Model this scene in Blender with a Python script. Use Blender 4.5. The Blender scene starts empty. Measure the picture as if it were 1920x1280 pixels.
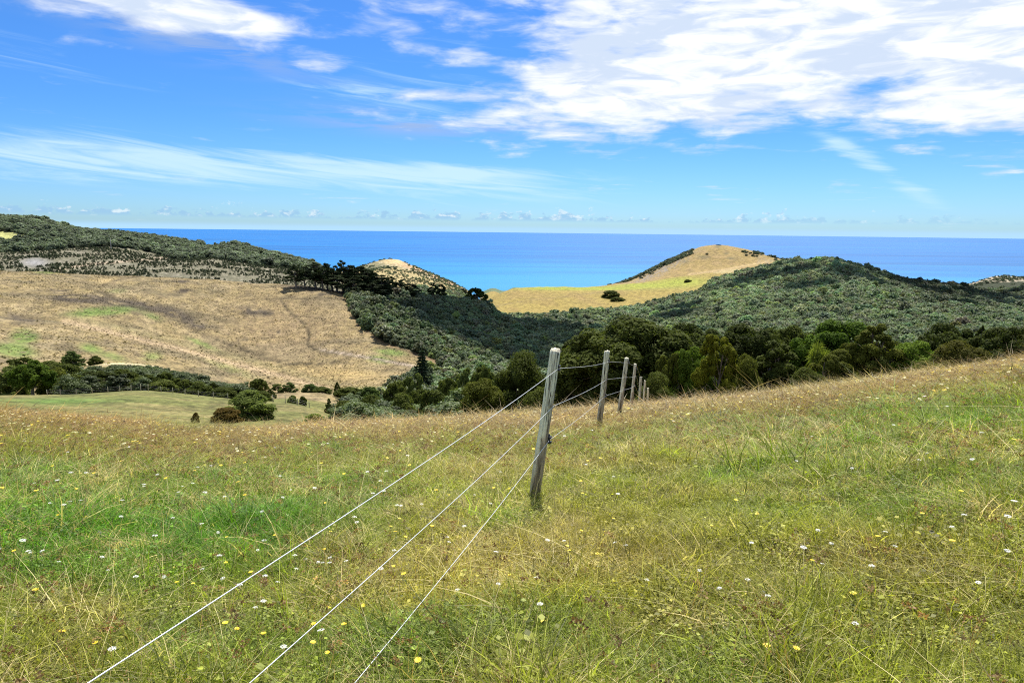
import bpy, math, random
import numpy as np
from mathutils import Vector, Matrix
R = math.radians
random.seed(7); rng = np.random.default_rng(7)
scene = bpy.context.scene
COL = scene.collection

# ------------------------------------------------------------------ camera
F = 1387.0; CAMZ = 200.0
PITCH = R(-8.51); ROLL = R(0.656)
f0 = np.array([0, math.cos(PITCH), math.sin(PITCH)])
r0 = np.array([1.0, 0, 0]); u0 = np.cross(r0, f0)
rv = r0*math.cos(ROLL) + u0*math.sin(ROLL)
uv = u0*math.cos(ROLL) - r0*math.sin(ROLL)
cam = bpy.data.cameras.new('camera'); camo = bpy.data.objects.new('camera', cam); COL.objects.link(camo)
cam.sensor_width = 36; cam.lens = 36*F/1920; cam.clip_start = 0.05; cam.clip_end = 200000
M = Matrix(((rv[0], uv[0], -f0[0]), (rv[1], uv[1], -f0[1]), (rv[2], uv[2], -f0[2]))).to_4x4()
M.translation = (0, 0, CAMZ); camo.matrix_world = M
scene.camera = camo

# ------------------------------------------------------------------ exposure, sun, sky
scene.view_settings.view_transform = 'Standard'; scene.view_settings.look = 'None'
scene.view_settings.exposure = 0.95; scene.view_settings.gamma = 1.0
scene.cycles.filter_width = 1.1; scene.cycles.use_denoising = False
scene.cycles.max_bounces = 6; scene.cycles.diffuse_bounces = 3; scene.cycles.glossy_bounces = 1; scene.cycles.transmission_bounces = 3
scene.cycles.sample_clamp_indirect = 6; scene.cycles.use_fast_gi = False
SUN_EL, SUN_AZ = 60.0, 14.0      # degrees; azimuth clockwise from the view direction (+Y)
sl = bpy.data.lights.new('sun', 'SUN'); sl.energy = 4.6; sl.angle = R(0.6); sl.color = (1, .95, .87)
so = bpy.data.objects.new('sun', sl); COL.objects.link(so)
sd = Vector((math.sin(R(SUN_AZ))*math.cos(R(SUN_EL)), math.cos(R(SUN_AZ))*math.cos(R(SUN_EL)), math.sin(R(SUN_EL))))
so.rotation_euler = sd.to_track_quat('Z', 'Y').to_euler()

class N:
    """tiny node helper"""
    def __init__(s, nt): s.nt = nt
    def new(s, t, **kw):
        n = s.nt.nodes.new(t)
        for k, v in kw.items(): setattr(n, k, v)
        return n
    def put(s, sock, v):
        if isinstance(v, bpy.types.NodeSocket): s.nt.links.new(v, sock)
        elif v is not None: sock.default_value = v
    def m(s, op, a, b=None, c=None, clamp=False):
        n = s.new('ShaderNodeMath', operation=op, use_clamp=clamp)
        s.put(n.inputs[0], a); s.put(n.inputs[1], b); s.put(n.inputs[2], c)
        return n.outputs[0]
    def mix(s, f, a, b, mode='MIX'):
        n = s.new('ShaderNodeMix', data_type='RGBA', blend_type=mode)
        s.put(n.inputs[0], f); s.put(n.inputs[6], a); s.put(n.inputs[7], b)
        return n.outputs[2]
    def noise(s, vec, scale, detail=4, rough=.5, dist=0, col=False):
        n = s.new('ShaderNodeTexNoise'); s.put(n.inputs['Vector'], vec)
        s.put(n.inputs['Scale'], scale); n.inputs['Detail'].default_value = detail
        n.inputs['Roughness'].default_value = rough; n.inputs['Distortion'].default_value = dist
        return n.outputs[1 if col else 0]
    def ss(s, x, a, b, lo=0., hi=1.):
        n = s.new('ShaderNodeMapRange', interpolation_type='SMOOTHSTEP')
        s.put(n.inputs[0], x); s.put(n.inputs[1], a); s.put(n.inputs[2], b); s.put(n.inputs[3], lo); s.put(n.inputs[4], hi)
        return n.outputs[0]
    def comb(s, x, y, z=0.):
        n = s.new('ShaderNodeCombineXYZ'); s.put(n.inputs[0], x); s.put(n.inputs[1], y); s.put(n.inputs[2], z)
        return n.outputs[0]

def build_world():
    w = bpy.data.worlds.new('World'); scene.world = w; w.use_nodes = True
    nt = w.node_tree; nt.nodes.clear(); n = N(nt)
    out = n.new('ShaderNodeOutputWorld'); bg = n.new('ShaderNodeBackground')
    nt.links.new(bg.outputs[0], out.inputs[0])
    sky = n.new('ShaderNodeTexSky', sky_type='NISHITA'); sky.sun_disc = False
    sky.sun_elevation = R(SUN_EL); sky.sun_rotation = R(SUN_AZ); sky.altitude = 200
    sky.air_density = 1.0; sky.dust_density = 0.3; sky.ozone_density = 2.5
    tc = n.new('ShaderNodeTexCoord'); sep = n.new('ShaderNodeSeparateXYZ')
    nt.links.new(tc.outputs['Generated'], sep.inputs[0]); x, y, z = sep.outputs
    az = n.m('MULTIPLY', n.m('ARCTAN2', x, y), 57.29578)
    el = n.m('MULTIPLY', n.m('ARCSINE', z), 57.29578)
    zz = n.m('ADD', n.m('MAXIMUM', z, 0.0), 0.045)
    P = n.comb(n.m('DIVIDE', x, zz), n.m('DIVIDE', y, zz))     # flat cloud deck seen in perspective
    warp = n.noise(P, 1.3, 3, .5, col=True)
    vadd = n.new('ShaderNodeVectorMath', operation='MULTIPLY_ADD'); n.put(vadd.inputs[0], warp)
    vadd.inputs[1].default_value = (.55, .55, 0); n.put(vadd.inputs[2], P); PW = vadd.outputs[0]
    def blob(a0, e0, sa, se, rot=0., k=1.):
        c, s_ = math.cos(R(rot)), math.sin(R(rot))
        da = n.m('SUBTRACT', az, a0); de = n.m('SUBTRACT', el, e0)
        p = n.m('ADD', n.m('MULTIPLY', da, c/sa), n.m('MULTIPLY', de, s_/sa))
        q = n.m('SUBTRACT', n.m('MULTIPLY', de, c/se), n.m('MULTIPLY', da, s_/se))
        r2 = n.m('ADD', n.m('MULTIPLY', p, p), n.m('MULTIPLY', q, q))
        return n.m('MULTIPLY', n.m('POWER', 2.71828, n.m('MULTIPLY', r2, -1.)), k)
    def total(bl):
        t = bl[0]
        for b in bl[1:]: t = n.m('ADD', t, b)
        return t
    # cumulus / stratocumulus masses (azimuth, elevation, half widths in degrees)
    mass = total([blob(21, 15.5, 21, 6.0, 0, 1.35), blob(8, 10.2, 12, 3.4, 3, 1.25), blob(33, 14, 13, 6.5, 0, 1.3), blob(-150, 40, 45, 30, 0, 1.3), blob(150, 40, 45, 30, 0, 1.3), blob(-90, 45, 30, 20, 0, .9),  # the masses behind the camera are added, unseen, for neutral fill light
                  blob(31, 8.2, 5, .9, 0, .75), blob(35, 6.6, 5, .5, 0, .6), blob(33, 4.0, 1.6, .22, 0, .5), blob(15, 30, 60, 11, 0, .8),
                  blob(-27.5, 15.0, 11, 1.6, -8, 1.25), blob(-20, 13.9, 6, 1.0, -14, .8), blob(-38, 14.5, 8, 1.3, 0, .6), blob(-12, 16.2, 6, .9, -6, .42),
                  blob(-4.5, 8.0, 7, .6, -5, .30), blob(80, 20, 40, 14, 0, .7), blob(-100, 25, 60, 18, 0, .5),
                  blob(21, 12.2, 3.2, .8, 10, -.5), blob(26.5, 10.4, 3.0, 1.0, 10, -.6), blob(14, 15.2, 2.2, .8, 0, -.35), blob(-1, 12.5, 2.5, 3, 0, -.5)])
    nb = n.noise(PW, 1.9, 8, .56)
    nb2 = n.noise(n.comb(n.m('MULTIPLY', az, .22), n.m('MULTIPLY', el, .75), 3.1), 1.0, 7, .55, .4)
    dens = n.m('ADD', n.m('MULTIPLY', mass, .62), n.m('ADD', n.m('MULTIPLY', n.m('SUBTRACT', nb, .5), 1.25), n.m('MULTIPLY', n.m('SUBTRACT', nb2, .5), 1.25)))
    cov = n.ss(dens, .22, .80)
    thick = n.ss(dens, .35, .95)
    ns = n.noise(n.comb(n.m('MULTIPLY', az, .22), n.m('MULTIPLY', el, .95), 7.7), 1.0, 7, .55, .5)
    shade = n.ss(ns, .38, .60)
    # thin high cirrus, combed in long streaks
    a1 = R(14)
    ca = n.m('ADD', n.m('MULTIPLY', az, math.cos(a1)), n.m('MULTIPLY', el, -math.sin(a1)*1.6))
    cb = n.m('ADD', n.m('MULTIPLY', el, math.cos(a1)), n.m('MULTIPLY', az, math.sin(a1)*.42))
    CV = n.comb(n.m('MULTIPLY', ca, .09), n.m('MULTIPLY', cb, 1.25), 1.3)
    ci = n.noise(CV, 1.0, 8, .6, .9)
    cim = total([blob(-14, 4.0, 18, 1.5, -3, 1.0), blob(-32, 4.2, 12, 1.8, 0, .8), blob(-5, 4.3, 9, .55, -2, .8), blob(-10, 9.5, 9, 2.0, -12, .62),
                 blob(-33, 10.5, 9, 1.6, -10, .5), blob(25.5, 4.6, 6, .75, -33, .95), blob(-3, 12, 6, 3, 0, .45), blob(2, 4.4, 6, .5, 0, .35), blob(33, 5.6, 8, .4, 0, .35), blob(15, 3, 30, 1.0, 0, .15)])
    cir = n.m('MULTIPLY', n.ss(n.m('ADD', n.m('MULTIPLY', ci, 1.0), n.m('MULTIPLY', cim, .40)), .64, 1.06), n.m('MINIMUM', n.m('MULTIPLY', cim, 1.6), 1.0))
    # distant row of little cumulus above the horizon
    pu = n.noise(n.comb(n.m('MULTIPLY', az, .95), n.m('MULTIPLY', el, 1.3), 4.), 1.0, 7, .62)
    pl = n.noise(n.comb(n.m('MULTIPLY', az, .13), 0., 9.), 1.0, 2, .5)
    top = n.m('ADD', .50, n.m('ADD', n.m('MULTIPLY', n.m('SUBTRACT', pu, .38), 3.9), n.m('MULTIPLY', n.m('SUBTRACT', pl, .5), 2.2)))
    pf = n.m('MULTIPLY', n.ss(n.m('SUBTRACT', top, n.m('SUBTRACT', el, .15)), -.05, .30), n.ss(el, .62, .95))
    pcol = n.ss(n.m('SUBTRACT', n.noise(n.comb(n.m('MULTIPLY', az, 1.1), n.m('MULTIPLY', el, 2.2), 2.), 1.0, 4, .6), n.m('MULTIPLY', n.m('SUBTRACT', 1.3, el), .18)), .43, .60)
    pf = n.m('MULTIPLY', pf, n.m('MULTIPLY', n.ss(az, 10, 32, 1., .45), .72))
    # compose
    hz = n.ss(el, 0., 9., 1., 0.)
    tint = n.mix(hz, (.37, .80, 1.42, 1), (.57, .95, 1.50, 1))
    base = n.mix(1.0, sky.outputs[0], tint, 'MULTIPLY')
    lit = (10.6, 10.8, 11.0, 1); dim = (6.9, 8.0, 9.7, 1)
    ccol = n.mix(n.m('MULTIPLY', shade, n.m('ADD', .45, n.m('MULTIPLY', thick, .55))), dim, lit)
    c = n.mix(n.m('MULTIPLY', cir, .74), base, (7.2, 9.5, 10.6, 1))
    gm = n.m('MULTIPLY', total([blob(-8.5, 7.7, 7.5, .75, -3, 1.), blob(-24, 12.6, 9, 1.0, -11, .9), blob(3, 7.9, 6, .5, 0, .6)]), n.ss(n.noise(n.comb(n.m('MULTIPLY', az, .16), n.m('MULTIPLY', el, 1.3), 11.), 1.0, 6, .55, .5), .36, .60))
    c = n.mix(n.m('MULTIPLY', gm, .75, clamp=True), c, (3.9, 5.2, 7.9, 1))
    c = n.mix(pf, c, n.mix(pcol, (3.4, 5.9, 8.6, 1), (8.6, 9.6, 10.2, 1)))
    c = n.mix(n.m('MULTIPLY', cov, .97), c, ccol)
    c = n.mix(n.ss(el, 0., .5, 1., 0.), c, (4.8, 7.7, 10.4, 1))
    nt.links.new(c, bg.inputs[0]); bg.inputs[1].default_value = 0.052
build_world()

# ------------------------------------------------------------------ pixel <-> world
def pix_ray(px, py):
    px = np.asarray(px, float); py = np.asarray(py, float)
    return (f0[None] + ((px-960)/F).reshape(-1, 1)*rv[None] - ((py-640)/F).reshape(-1, 1)*uv[None])
def pix_ae(px, py):
    d = pix_ray(px, py); h = np.hypot(d[:, 0], d[:, 1])
    return np.arctan2(d[:, 0], d[:, 1]), d[:, 2]/h
def world_pix(x, y, z):
    p = np.stack([x, y, z-CAMZ], -1); dz = p @ f0
    dzs = np.where(dz > 1e-3, dz, 1e-3)
    return np.where(dz > 1e-3, 960 + F*(p @ rv)/dzs, -9999), np.where(dz > 1e-3, 640 - F*(p @ uv)/dzs, -9999)

def vnoise(x, y, seed=0):
    xi = np.floor(x).astype(np.int64); yi = np.floor(y).astype(np.int64); fx = x-xi; fy = y-yi
    fx = fx*fx*(3-2*fx); fy = fy*fy*(3-2*fy)
    def h(a, b):
        v = (a*374761393 + b*668265263 + seed*974711) & 0xffffffff
        v = ((v ^ (v >> 13))*1274126177) & 0xffffffff
        return ((v ^ (v >> 16)) & 0xffff)/65535.0
    return (h(xi, yi)*(1-fx)+h(xi+1, yi)*fx)*(1-fy)+(h(xi, yi+1)*(1-fx)+h(xi+1, yi+1)*fx)*fy
def fbm(x, y, o=4, seed=0):
    t = 0; a = .5; s = 0
    for k in range(o):
        t = t + a*vnoise(x*2**k, y*2**k, seed+k*17); s += a; a *= .5
    return t/s
def pchip(xk, yk, x):
    xk = np.asarray(xk, float); yk = np.asarray(yk, float)
    h = np.diff(xk); dl = np.diff(yk)/h; m = np.zeros_like(yk)
    m[0] = dl[0]; m[-1] = dl[-1]
    same = dl[:-1]*dl[1:] > 0
    w1 = 2*h[1:]+h[:-1]; w2 = h[1:]+2*h[:-1]
    with np.errstate(all='ignore'):
        hm = (w1+w2)/(w1/dl[:-1]+w2/dl[1:])
    m[1:-1] = np.where(same, hm, 0)
    x = np.clip(x, xk[0], xk[-1]); i = np.clip(np.searchsorted(xk, x)-1, 0, len(xk)-2)
    t = (x-xk[i])/h[i]
    return ((1+2*t)*(1-t)**2*yk[i] + t*(1-t)**2*h[i]*m[i] + t*t*(3-2*t)*yk[i+1] + t*t*(t-1)*h[i]*m[i+1])

# ------------------------------------------------------------------ terrain
# crest of the near paddock: (px, py)
CREST = [(-420, 762), (0, 783), (200, 795), (380, 810), (500, 812), (620, 804), (760, 797), (900, 790), (1000, 783), (1200, 766), (1300, 758), (1450, 743), (1600, 725), (1750, 706), (1920, 682), (2340, 618)]
# ground curves further out: (px, py, distance)
CURVES = [
 [(-420, 780, 95), (0, 772, 95), (200, 786, 95), (380, 800, 95), (500, 800, 95), (620, 802, 95), (700, 810, 110), (1050, 815, 110), (1450, 805, 110), (1920, 800, 110), (2340, 790, 110)],
 [(-420, 738, 170), (0, 741, 170), (150, 738, 168), (250, 733, 165), (400, 745, 150), (500, 752, 142), (560, 758, 136), (640, 785, 150), (700, 806, 170), (1050, 815, 170), (1920, 800, 170), (2340, 800, 170)],
 [(-420, 742, 215), (0, 744, 215), (200, 747, 212), (400, 757, 205), (560, 772, 190), (640, 792, 195), (700, 802, 230), (1050, 805, 250), (1920, 790, 260), (2340, 780, 260)],
 [(-420, 610, 330), (0, 668, 325), (60, 688, 310), (140, 684, 300), (230, 681, 290), (290, 685, 288), (340, 703, 286), (380, 722, 284), (450, 742, 275), (520, 738, 262), (590, 738, 258), (640, 748, 255), (690, 764, 270), (800, 775, 300), (1050, 780, 330), (1450, 770, 340), (1920, 760, 350), (2340, 750, 350)],
 [(-420, 612, 380), (0, 664, 375), (140, 676, 360), (300, 704, 350), (400, 730, 345), (500, 742, 340), (560, 742, 335), (600, 736, 332), (700, 732, 330), (770, 718, 350), (850, 730, 380), (1050, 745, 400), (1250, 740, 420), (1450, 715, 450), (1920, 700, 480), (2340, 690, 480)],
 [(-420, 560, 500), (0, 592, 480), (120, 602, 470), (300, 645, 440), (420, 676, 425), (520, 702, 412), (590, 722, 400), (640, 725, 395), (700, 715, 400), (770, 700, 410), (850, 706, 430), (1050, 710, 470), (1250, 700, 500), (1450, 670, 540), (1700, 660, 560), (1920, 660, 600), (2340, 650, 600)],
 [(-420, 570, 530), (0, 604, 512), (120, 618, 500), (300, 663, 472), (420, 695, 454), (520, 719, 438), (590, 731, 422), (640, 722, 415), (700, 708, 420), (770, 690, 435), (850, 692, 460), (1050, 700, 500), (1250, 685, 540), (1450, 650, 590), (1700, 640, 620), (1920, 640, 680), (2340, 640, 680)],
 [(-420, 540, 600), (0, 555, 590), (150, 562, 580), (300, 590, 560), (450, 628, 535), (560, 650, 510), (650, 645, 500), (700, 640, 500), (780, 645, 510), (850, 650, 530), (1000, 660, 570), (1200, 652, 620), (1450, 620, 680), (1700, 610, 720), (1920, 610, 800), (2340, 600, 800)],
 [(-420, 500, 760), (0, 507, 740), (150, 514, 720), (300, 519, 700), (450, 527, 685), (560, 534, 665), (650, 549, 655), (750, 562, 690), (850, 570, 715), (910, 581, 735), (950, 605, 750), (1000, 618, 770), (1100, 622, 790), (1200, 616, 800), (1300, 602, 810), (1450, 575, 820), (1600, 566, 830), (1700, 572, 850), (1800, 590, 880), (1920, 590, 970), (2340, 580, 1000)],
 [(-420, 512, 800), (0, 517, 790), (300, 530, 770), (560, 552, 745), (700, 572, 770), (850, 592, 800), (950, 610, 830), (1000, 604, 855), (1100, 600, 875), (1200, 598, 890), (1300, 580, 910), (1450, 545, 930), (1600, 532, 950), (1700, 551, 980), (1800, 572, 1010), (1920, 570, 1170), (2340, 560, 1200)],
 [(-420, 490, 880), (0, 505, 885), (300, 508, 880), (560, 524, 880), (650, 537, 890), (700, 552, 905), (850, 562, 950), (900, 584, 960), (1000, 586, 975), (1100, 581, 985), (1200, 572, 1000), (1300, 557, 1020), (1450, 514, 1060), (1500, 502, 1080), (1560, 493, 1100), (1600, 503, 1120), (1700, 529, 1160), (1760, 536, 1180), (1800, 542, 1200), (1850, 560, 1300), (1920, 552, 1380), (2340, 540, 1400)],
 [(-420, 460, 1150), (0, 472, 1150), (200, 465, 1150), (300, 482, 1150), (400, 481, 1150), (500, 494, 1150), (560, 502, 1150), (610, 516, 1170), (650, 508, 1220), (680, 500, 1270), (710, 492, 1300), (740, 488, 1310), (780, 501, 1310), (830, 521, 1305), (875, 544, 1290), (910, 566, 1250), (930, 556, 1200), (960, 546, 1180), (1000, 541, 1170), (1100, 541, 1170), (1200, 535, 1190), (1300, 522, 1220), (1400, 503, 1260), (1450, 499, 1290), (1500, 505, 1300), (1560, 515, 1300), (1700, 545, 1350), (1800, 560, 1400), (1850, 545, 1600), (1920, 538, 1650), (2340, 530, 1650)],
 [(-420, 400, 1600), (0, 410, 1550), (70, 412, 1550), (120, 427, 1540), (200, 440, 1500), (280, 448, 1480), (360, 460, 1450), (392, 468, 1430), (440, 460, 1400), (470, 468, 1400), (520, 481, 1400), (560, 491, 1400), (600, 505, 1410), (640, 520, 1440), (700, 530, 1500), (800, 560, 1550), (1000, 570, 1550), (1100, 560, 1520), (1130, 546, 1500), (1200, 517, 1500), (1250, 492, 1500), (1300, 469, 1500), (1325, 461, 1500), (1345, 459, 1500), (1370, 461, 1500), (1400, 467, 1500), (1450, 481, 1460), (1500, 491, 1430), (1560, 505, 1420), (1700, 545, 1480), (1790, 540, 1800), (1830, 528, 1900), (1870, 519, 1900), (1920, 521, 1900), (2340, 520, 1900)],
 [(-420, 470, 2000), (0, 480, 2000), (600, 560, 2000), (880, 590, 2100), (905, 548, 2330), (925, 540, 2340), (945, 546, 2350), (965, 539, 2360), (1000, 542, 2360), (1060, 590, 2200), (1300, 570, 2100), (1750, 570, 2100), (1800, 560, 2300), (1920, 565, 2300), (2340, 550, 2300)],
]
ZF0, BF = 1.5, .0023
def crest_a(azs):
    a, e = pix_ae([c[0] for c in CREST], [c[1] for c in CREST])
    ec = -pchip(a, e, azs)
    return ec - 2*math.sqrt(ZF0*BF)
def az_list():
    fine = np.arange(R(-41), R(41), .00125)
    side_l = np.arange(R(-180), R(-41), R(1.5)); side_r = np.arange(R(41), R(180.01), R(1.5))
    return np.concatenate([side_l, fine, side_r])
AZ = az_list()
DD = np.concatenate([[0.05], np.exp(np.arange(math.log(.4), math.log(60), .03)), np.exp(np.arange(math.log(60), math.log(2400), .0085)), [2500, 2650, 2900, 3300, 4000]])
def ext_az(azs):      # behind the camera fold back to the sides smoothly
    lim = R(44)
    w = np.where(azs > lim, (azs-lim)/(math.pi-lim), np.where(azs < -lim, (-azs-lim)/(math.pi-lim), 0))
    return np.clip(azs, -lim, lim), np.clip(w, 0, 1)
def build_heights():
    ac, w = ext_az(AZ); w = w*w*(3-2*w)
    aL = float(crest_a(np.array([R(-44)]))[0]); aR = float(crest_a(np.array([R(44)]))[0]); aB = -.03
    a = crest_a(ac)*(1-w) + aB*w
    ks = []
    for c in CURVES:
        ca, ce = pix_ae([p[0] for p in c], [p[1] for p in c])
        e = pchip(ca, ce, ac); d = pchip(ca, [p[2] for p in c], ac)
        eb = np.where(w > 0, e*(1-w) + (-.06)*w, e)
        ks.append((d, d*eb))
    Z = np.zeros((len(AZ), len(DD)))
    for i in range(len(AZ)):
        b = BF*(1-w[i])
        near = lambda d: -(ZF0 + a[i]*d + b*d*d)
        xk = [0., 8, 16, 24, 32, 40, 48, 58]; zk = [near(v) for v in xk]
        for d, z in ks:
            dd = max(float(d[i]), xk[-1]+6); xk.append(dd); zk.append(float(z[i]))
        xk += [2650, 3000, 4100]; zk += [-212, -230, -260]
        Z[i] = pchip(xk, zk, DD)
        m = DD <= 50; Z[i][m] = near(DD[m])
    X = np.sin(AZ)[:, None]*DD[None]; Y = np.cos(AZ)[:, None]*DD[None]
    # natural relief, growing with distance
    amp = np.clip((DD-3)/30, 0, 1)[None]
    Z += amp*(fbm(X/9, Y/9, 3, 5)-.5)*.32*np.clip(DD/30, 0, 1)[None]
    far = np.clip((DD-120)/300, 0, 1)[None]*np.clip((2400-DD)/400, 0, 1)[None]
    Z += far*((fbm(X/46, Y/46, 4, 11)-.5)*4.2 + (fbm(X/14, Y/14, 3, 21)-.5)*1.6)
    hi = np.clip((DD-900)/400, 0, 1)[None]*np.clip((2400-DD)/400, 0, 1)[None]
    Z += hi*(fbm(X/120, Y/120, 3, 31)-.5)*7
    small = np.clip(1-DD/40, 0, 1)[None]
    Z += small*((fbm(X/.5, Y/.5, 3, 41)-.5)*.05 + (fbm(X/1.9, Y/1.9, 2, 43)-.5)*.07)*np.clip(DD/2, 0, 1)[None]
    # seam
    Z[-1] = Z[0] = (Z[0]+Z[-1])/2
    return X, Y, Z
TX, TY, TZ = build_heights()
def ground(x, y):
    x = np.atleast_1d(np.asarray(x, float)); y = np.atleast_1d(np.asarray(y, float))
    az = np.arctan2(x, y); d = np.hypot(x, y)
    i = np.clip(np.searchsorted(AZ, az)-1, 0, len(AZ)-2); j = np.clip(np.searchsorted(DD, d)-1, 0, len(DD)-2)
    u = (az-AZ[i])/(AZ[i+1]-AZ[i]); v = np.clip((d-DD[j])/(DD[j+1]-DD[j]), 0, 1)
    z = (TZ[i, j]*(1-u)+TZ[i+1, j]*u)*(1-v) + (TZ[i, j+1]*(1-u)+TZ[i+1, j+1]*u)*v
    return z + CAMZ
def hit(px, py, dmax=60.):
    """point where the ray of a photo pixel meets the near paddock"""
    a, e = pix_ae([px], [py]); a = a[0]; e = e[0]
    d = np.exp(np.linspace(math.log(1.2), math.log(dmax), 500)); x = np.sin(a)*d; y = np.cos(a)*d
    g = ground(x, y)-CAMZ; k = np.argmax(g >= e*d)
    if not (g[k] >= e*d[k]): return None
    return float(x[k]), float(y[k]), float(g[k]+CAMZ)

def inpoly(px, py, poly):
    c = np.zeros(px.shape, bool); n = len(poly)
    for i in range(n):
        x1, y1 = poly[i]; x2, y2 = poly[(i+1) % n]
        if y1 == y2: continue
        c ^= ((y1 > py) != (y2 > py)) & (px < (x2-x1)*(py-y1)/(y2-y1)+x1)
    return c
def ell(px, py, cx, cy, sx, sy, rot=0.):
    c, s = math.cos(R(rot)), math.sin(R(rot)); dx = px-cx; dy = py-cy
    return np.exp(-(((dx*c+dy*s)/sx)**2 + ((-dx*s+dy*c)/sy)**2))
def pline(px, py, pts, w):
    best = np.full(px.shape, 1e9)
    for (x1, y1), (x2, y2) in zip(pts[:-1], pts[1:]):
        L2 = (x2-x1)**2+(y2-y1)**2
        t = np.clip(((px-x1)*(x2-x1)+(py-y1)*(y2-y1))/L2, 0, 1)
        best = np.minimum(best, np.hypot(px-(x1+t*(x2-x1)), py-(y1+t*(y2-y1))))
    return np.exp(-(best/w)**2)

# land cover outlines (photo coordinates, laid on the real terrain together with a distance range)
P_FOREST_MAIN = [(648, 540), (655, 575), (670, 606), (720, 641), (780, 661), (822, 677), (830, 700), (775, 712), (745, 735), (640, 800), (700, 900), (2400, 900), (2400, 500), (1880, 538), (1835, 545), (1800, 515), (1700, 505), (1560, 470), (1490, 490), (1440, 502), (1390, 512), (1340, 527), (1310, 552), (1230, 567), (1180, 582), (1100, 588), (1020, 596), (950, 600), (905, 574), (870, 553), (800, 548), (740, 545)]
P_FOREST_LEFT = [(-500, 300), (600, 380), (660, 500), (600, 517), (560, 505), (480, 497), (400, 484), (330, 487), (270, 470), (200, 461), (100, 468), (0, 474), (-500, 474)]
P_PALE = [(-60, 433), (0, 434), (35, 438), (64, 448), (40, 452), (-60, 452)]
P_CUT = [(-500, 474), (0, 474), (100, 468), (200, 461), (270, 470), (330, 487), (400, 484), (480, 497), (560, 505), (640, 520), (640, 545), (-500, 540)]
P_HEAD = [(-500, 540), (-500, 500), (0, 504), (150, 512), (300, 517), (450, 525), (560, 532), (660, 546), (655, 575), (670, 606), (720, 641), (780, 661), (822, 677), (830, 700), (775, 712), (745, 735), (640, 760), (-500, 800)]
P_GULLY = [(-500, 700), (-100, 690), (0, 668), (60, 658), (110, 672), (150, 686), (210, 690), (290, 697), (340, 712), (400, 722), (450, 735), (470, 755), (440, 757), (330, 742), (250, 740), (120, 745), (90, 722), (30, 700), (-100, 710), (-500, 740)]

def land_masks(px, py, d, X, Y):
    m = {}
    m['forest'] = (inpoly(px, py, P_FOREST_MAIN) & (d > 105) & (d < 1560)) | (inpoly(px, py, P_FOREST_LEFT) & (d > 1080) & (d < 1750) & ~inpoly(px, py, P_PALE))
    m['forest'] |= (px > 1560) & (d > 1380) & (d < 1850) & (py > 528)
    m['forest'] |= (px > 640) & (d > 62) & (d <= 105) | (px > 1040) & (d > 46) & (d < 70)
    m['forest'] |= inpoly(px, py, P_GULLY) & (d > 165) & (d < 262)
    m['cut'] = inpoly(px, py, P_CUT) & (d > 790) & (d < 1250)
    return m

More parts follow.
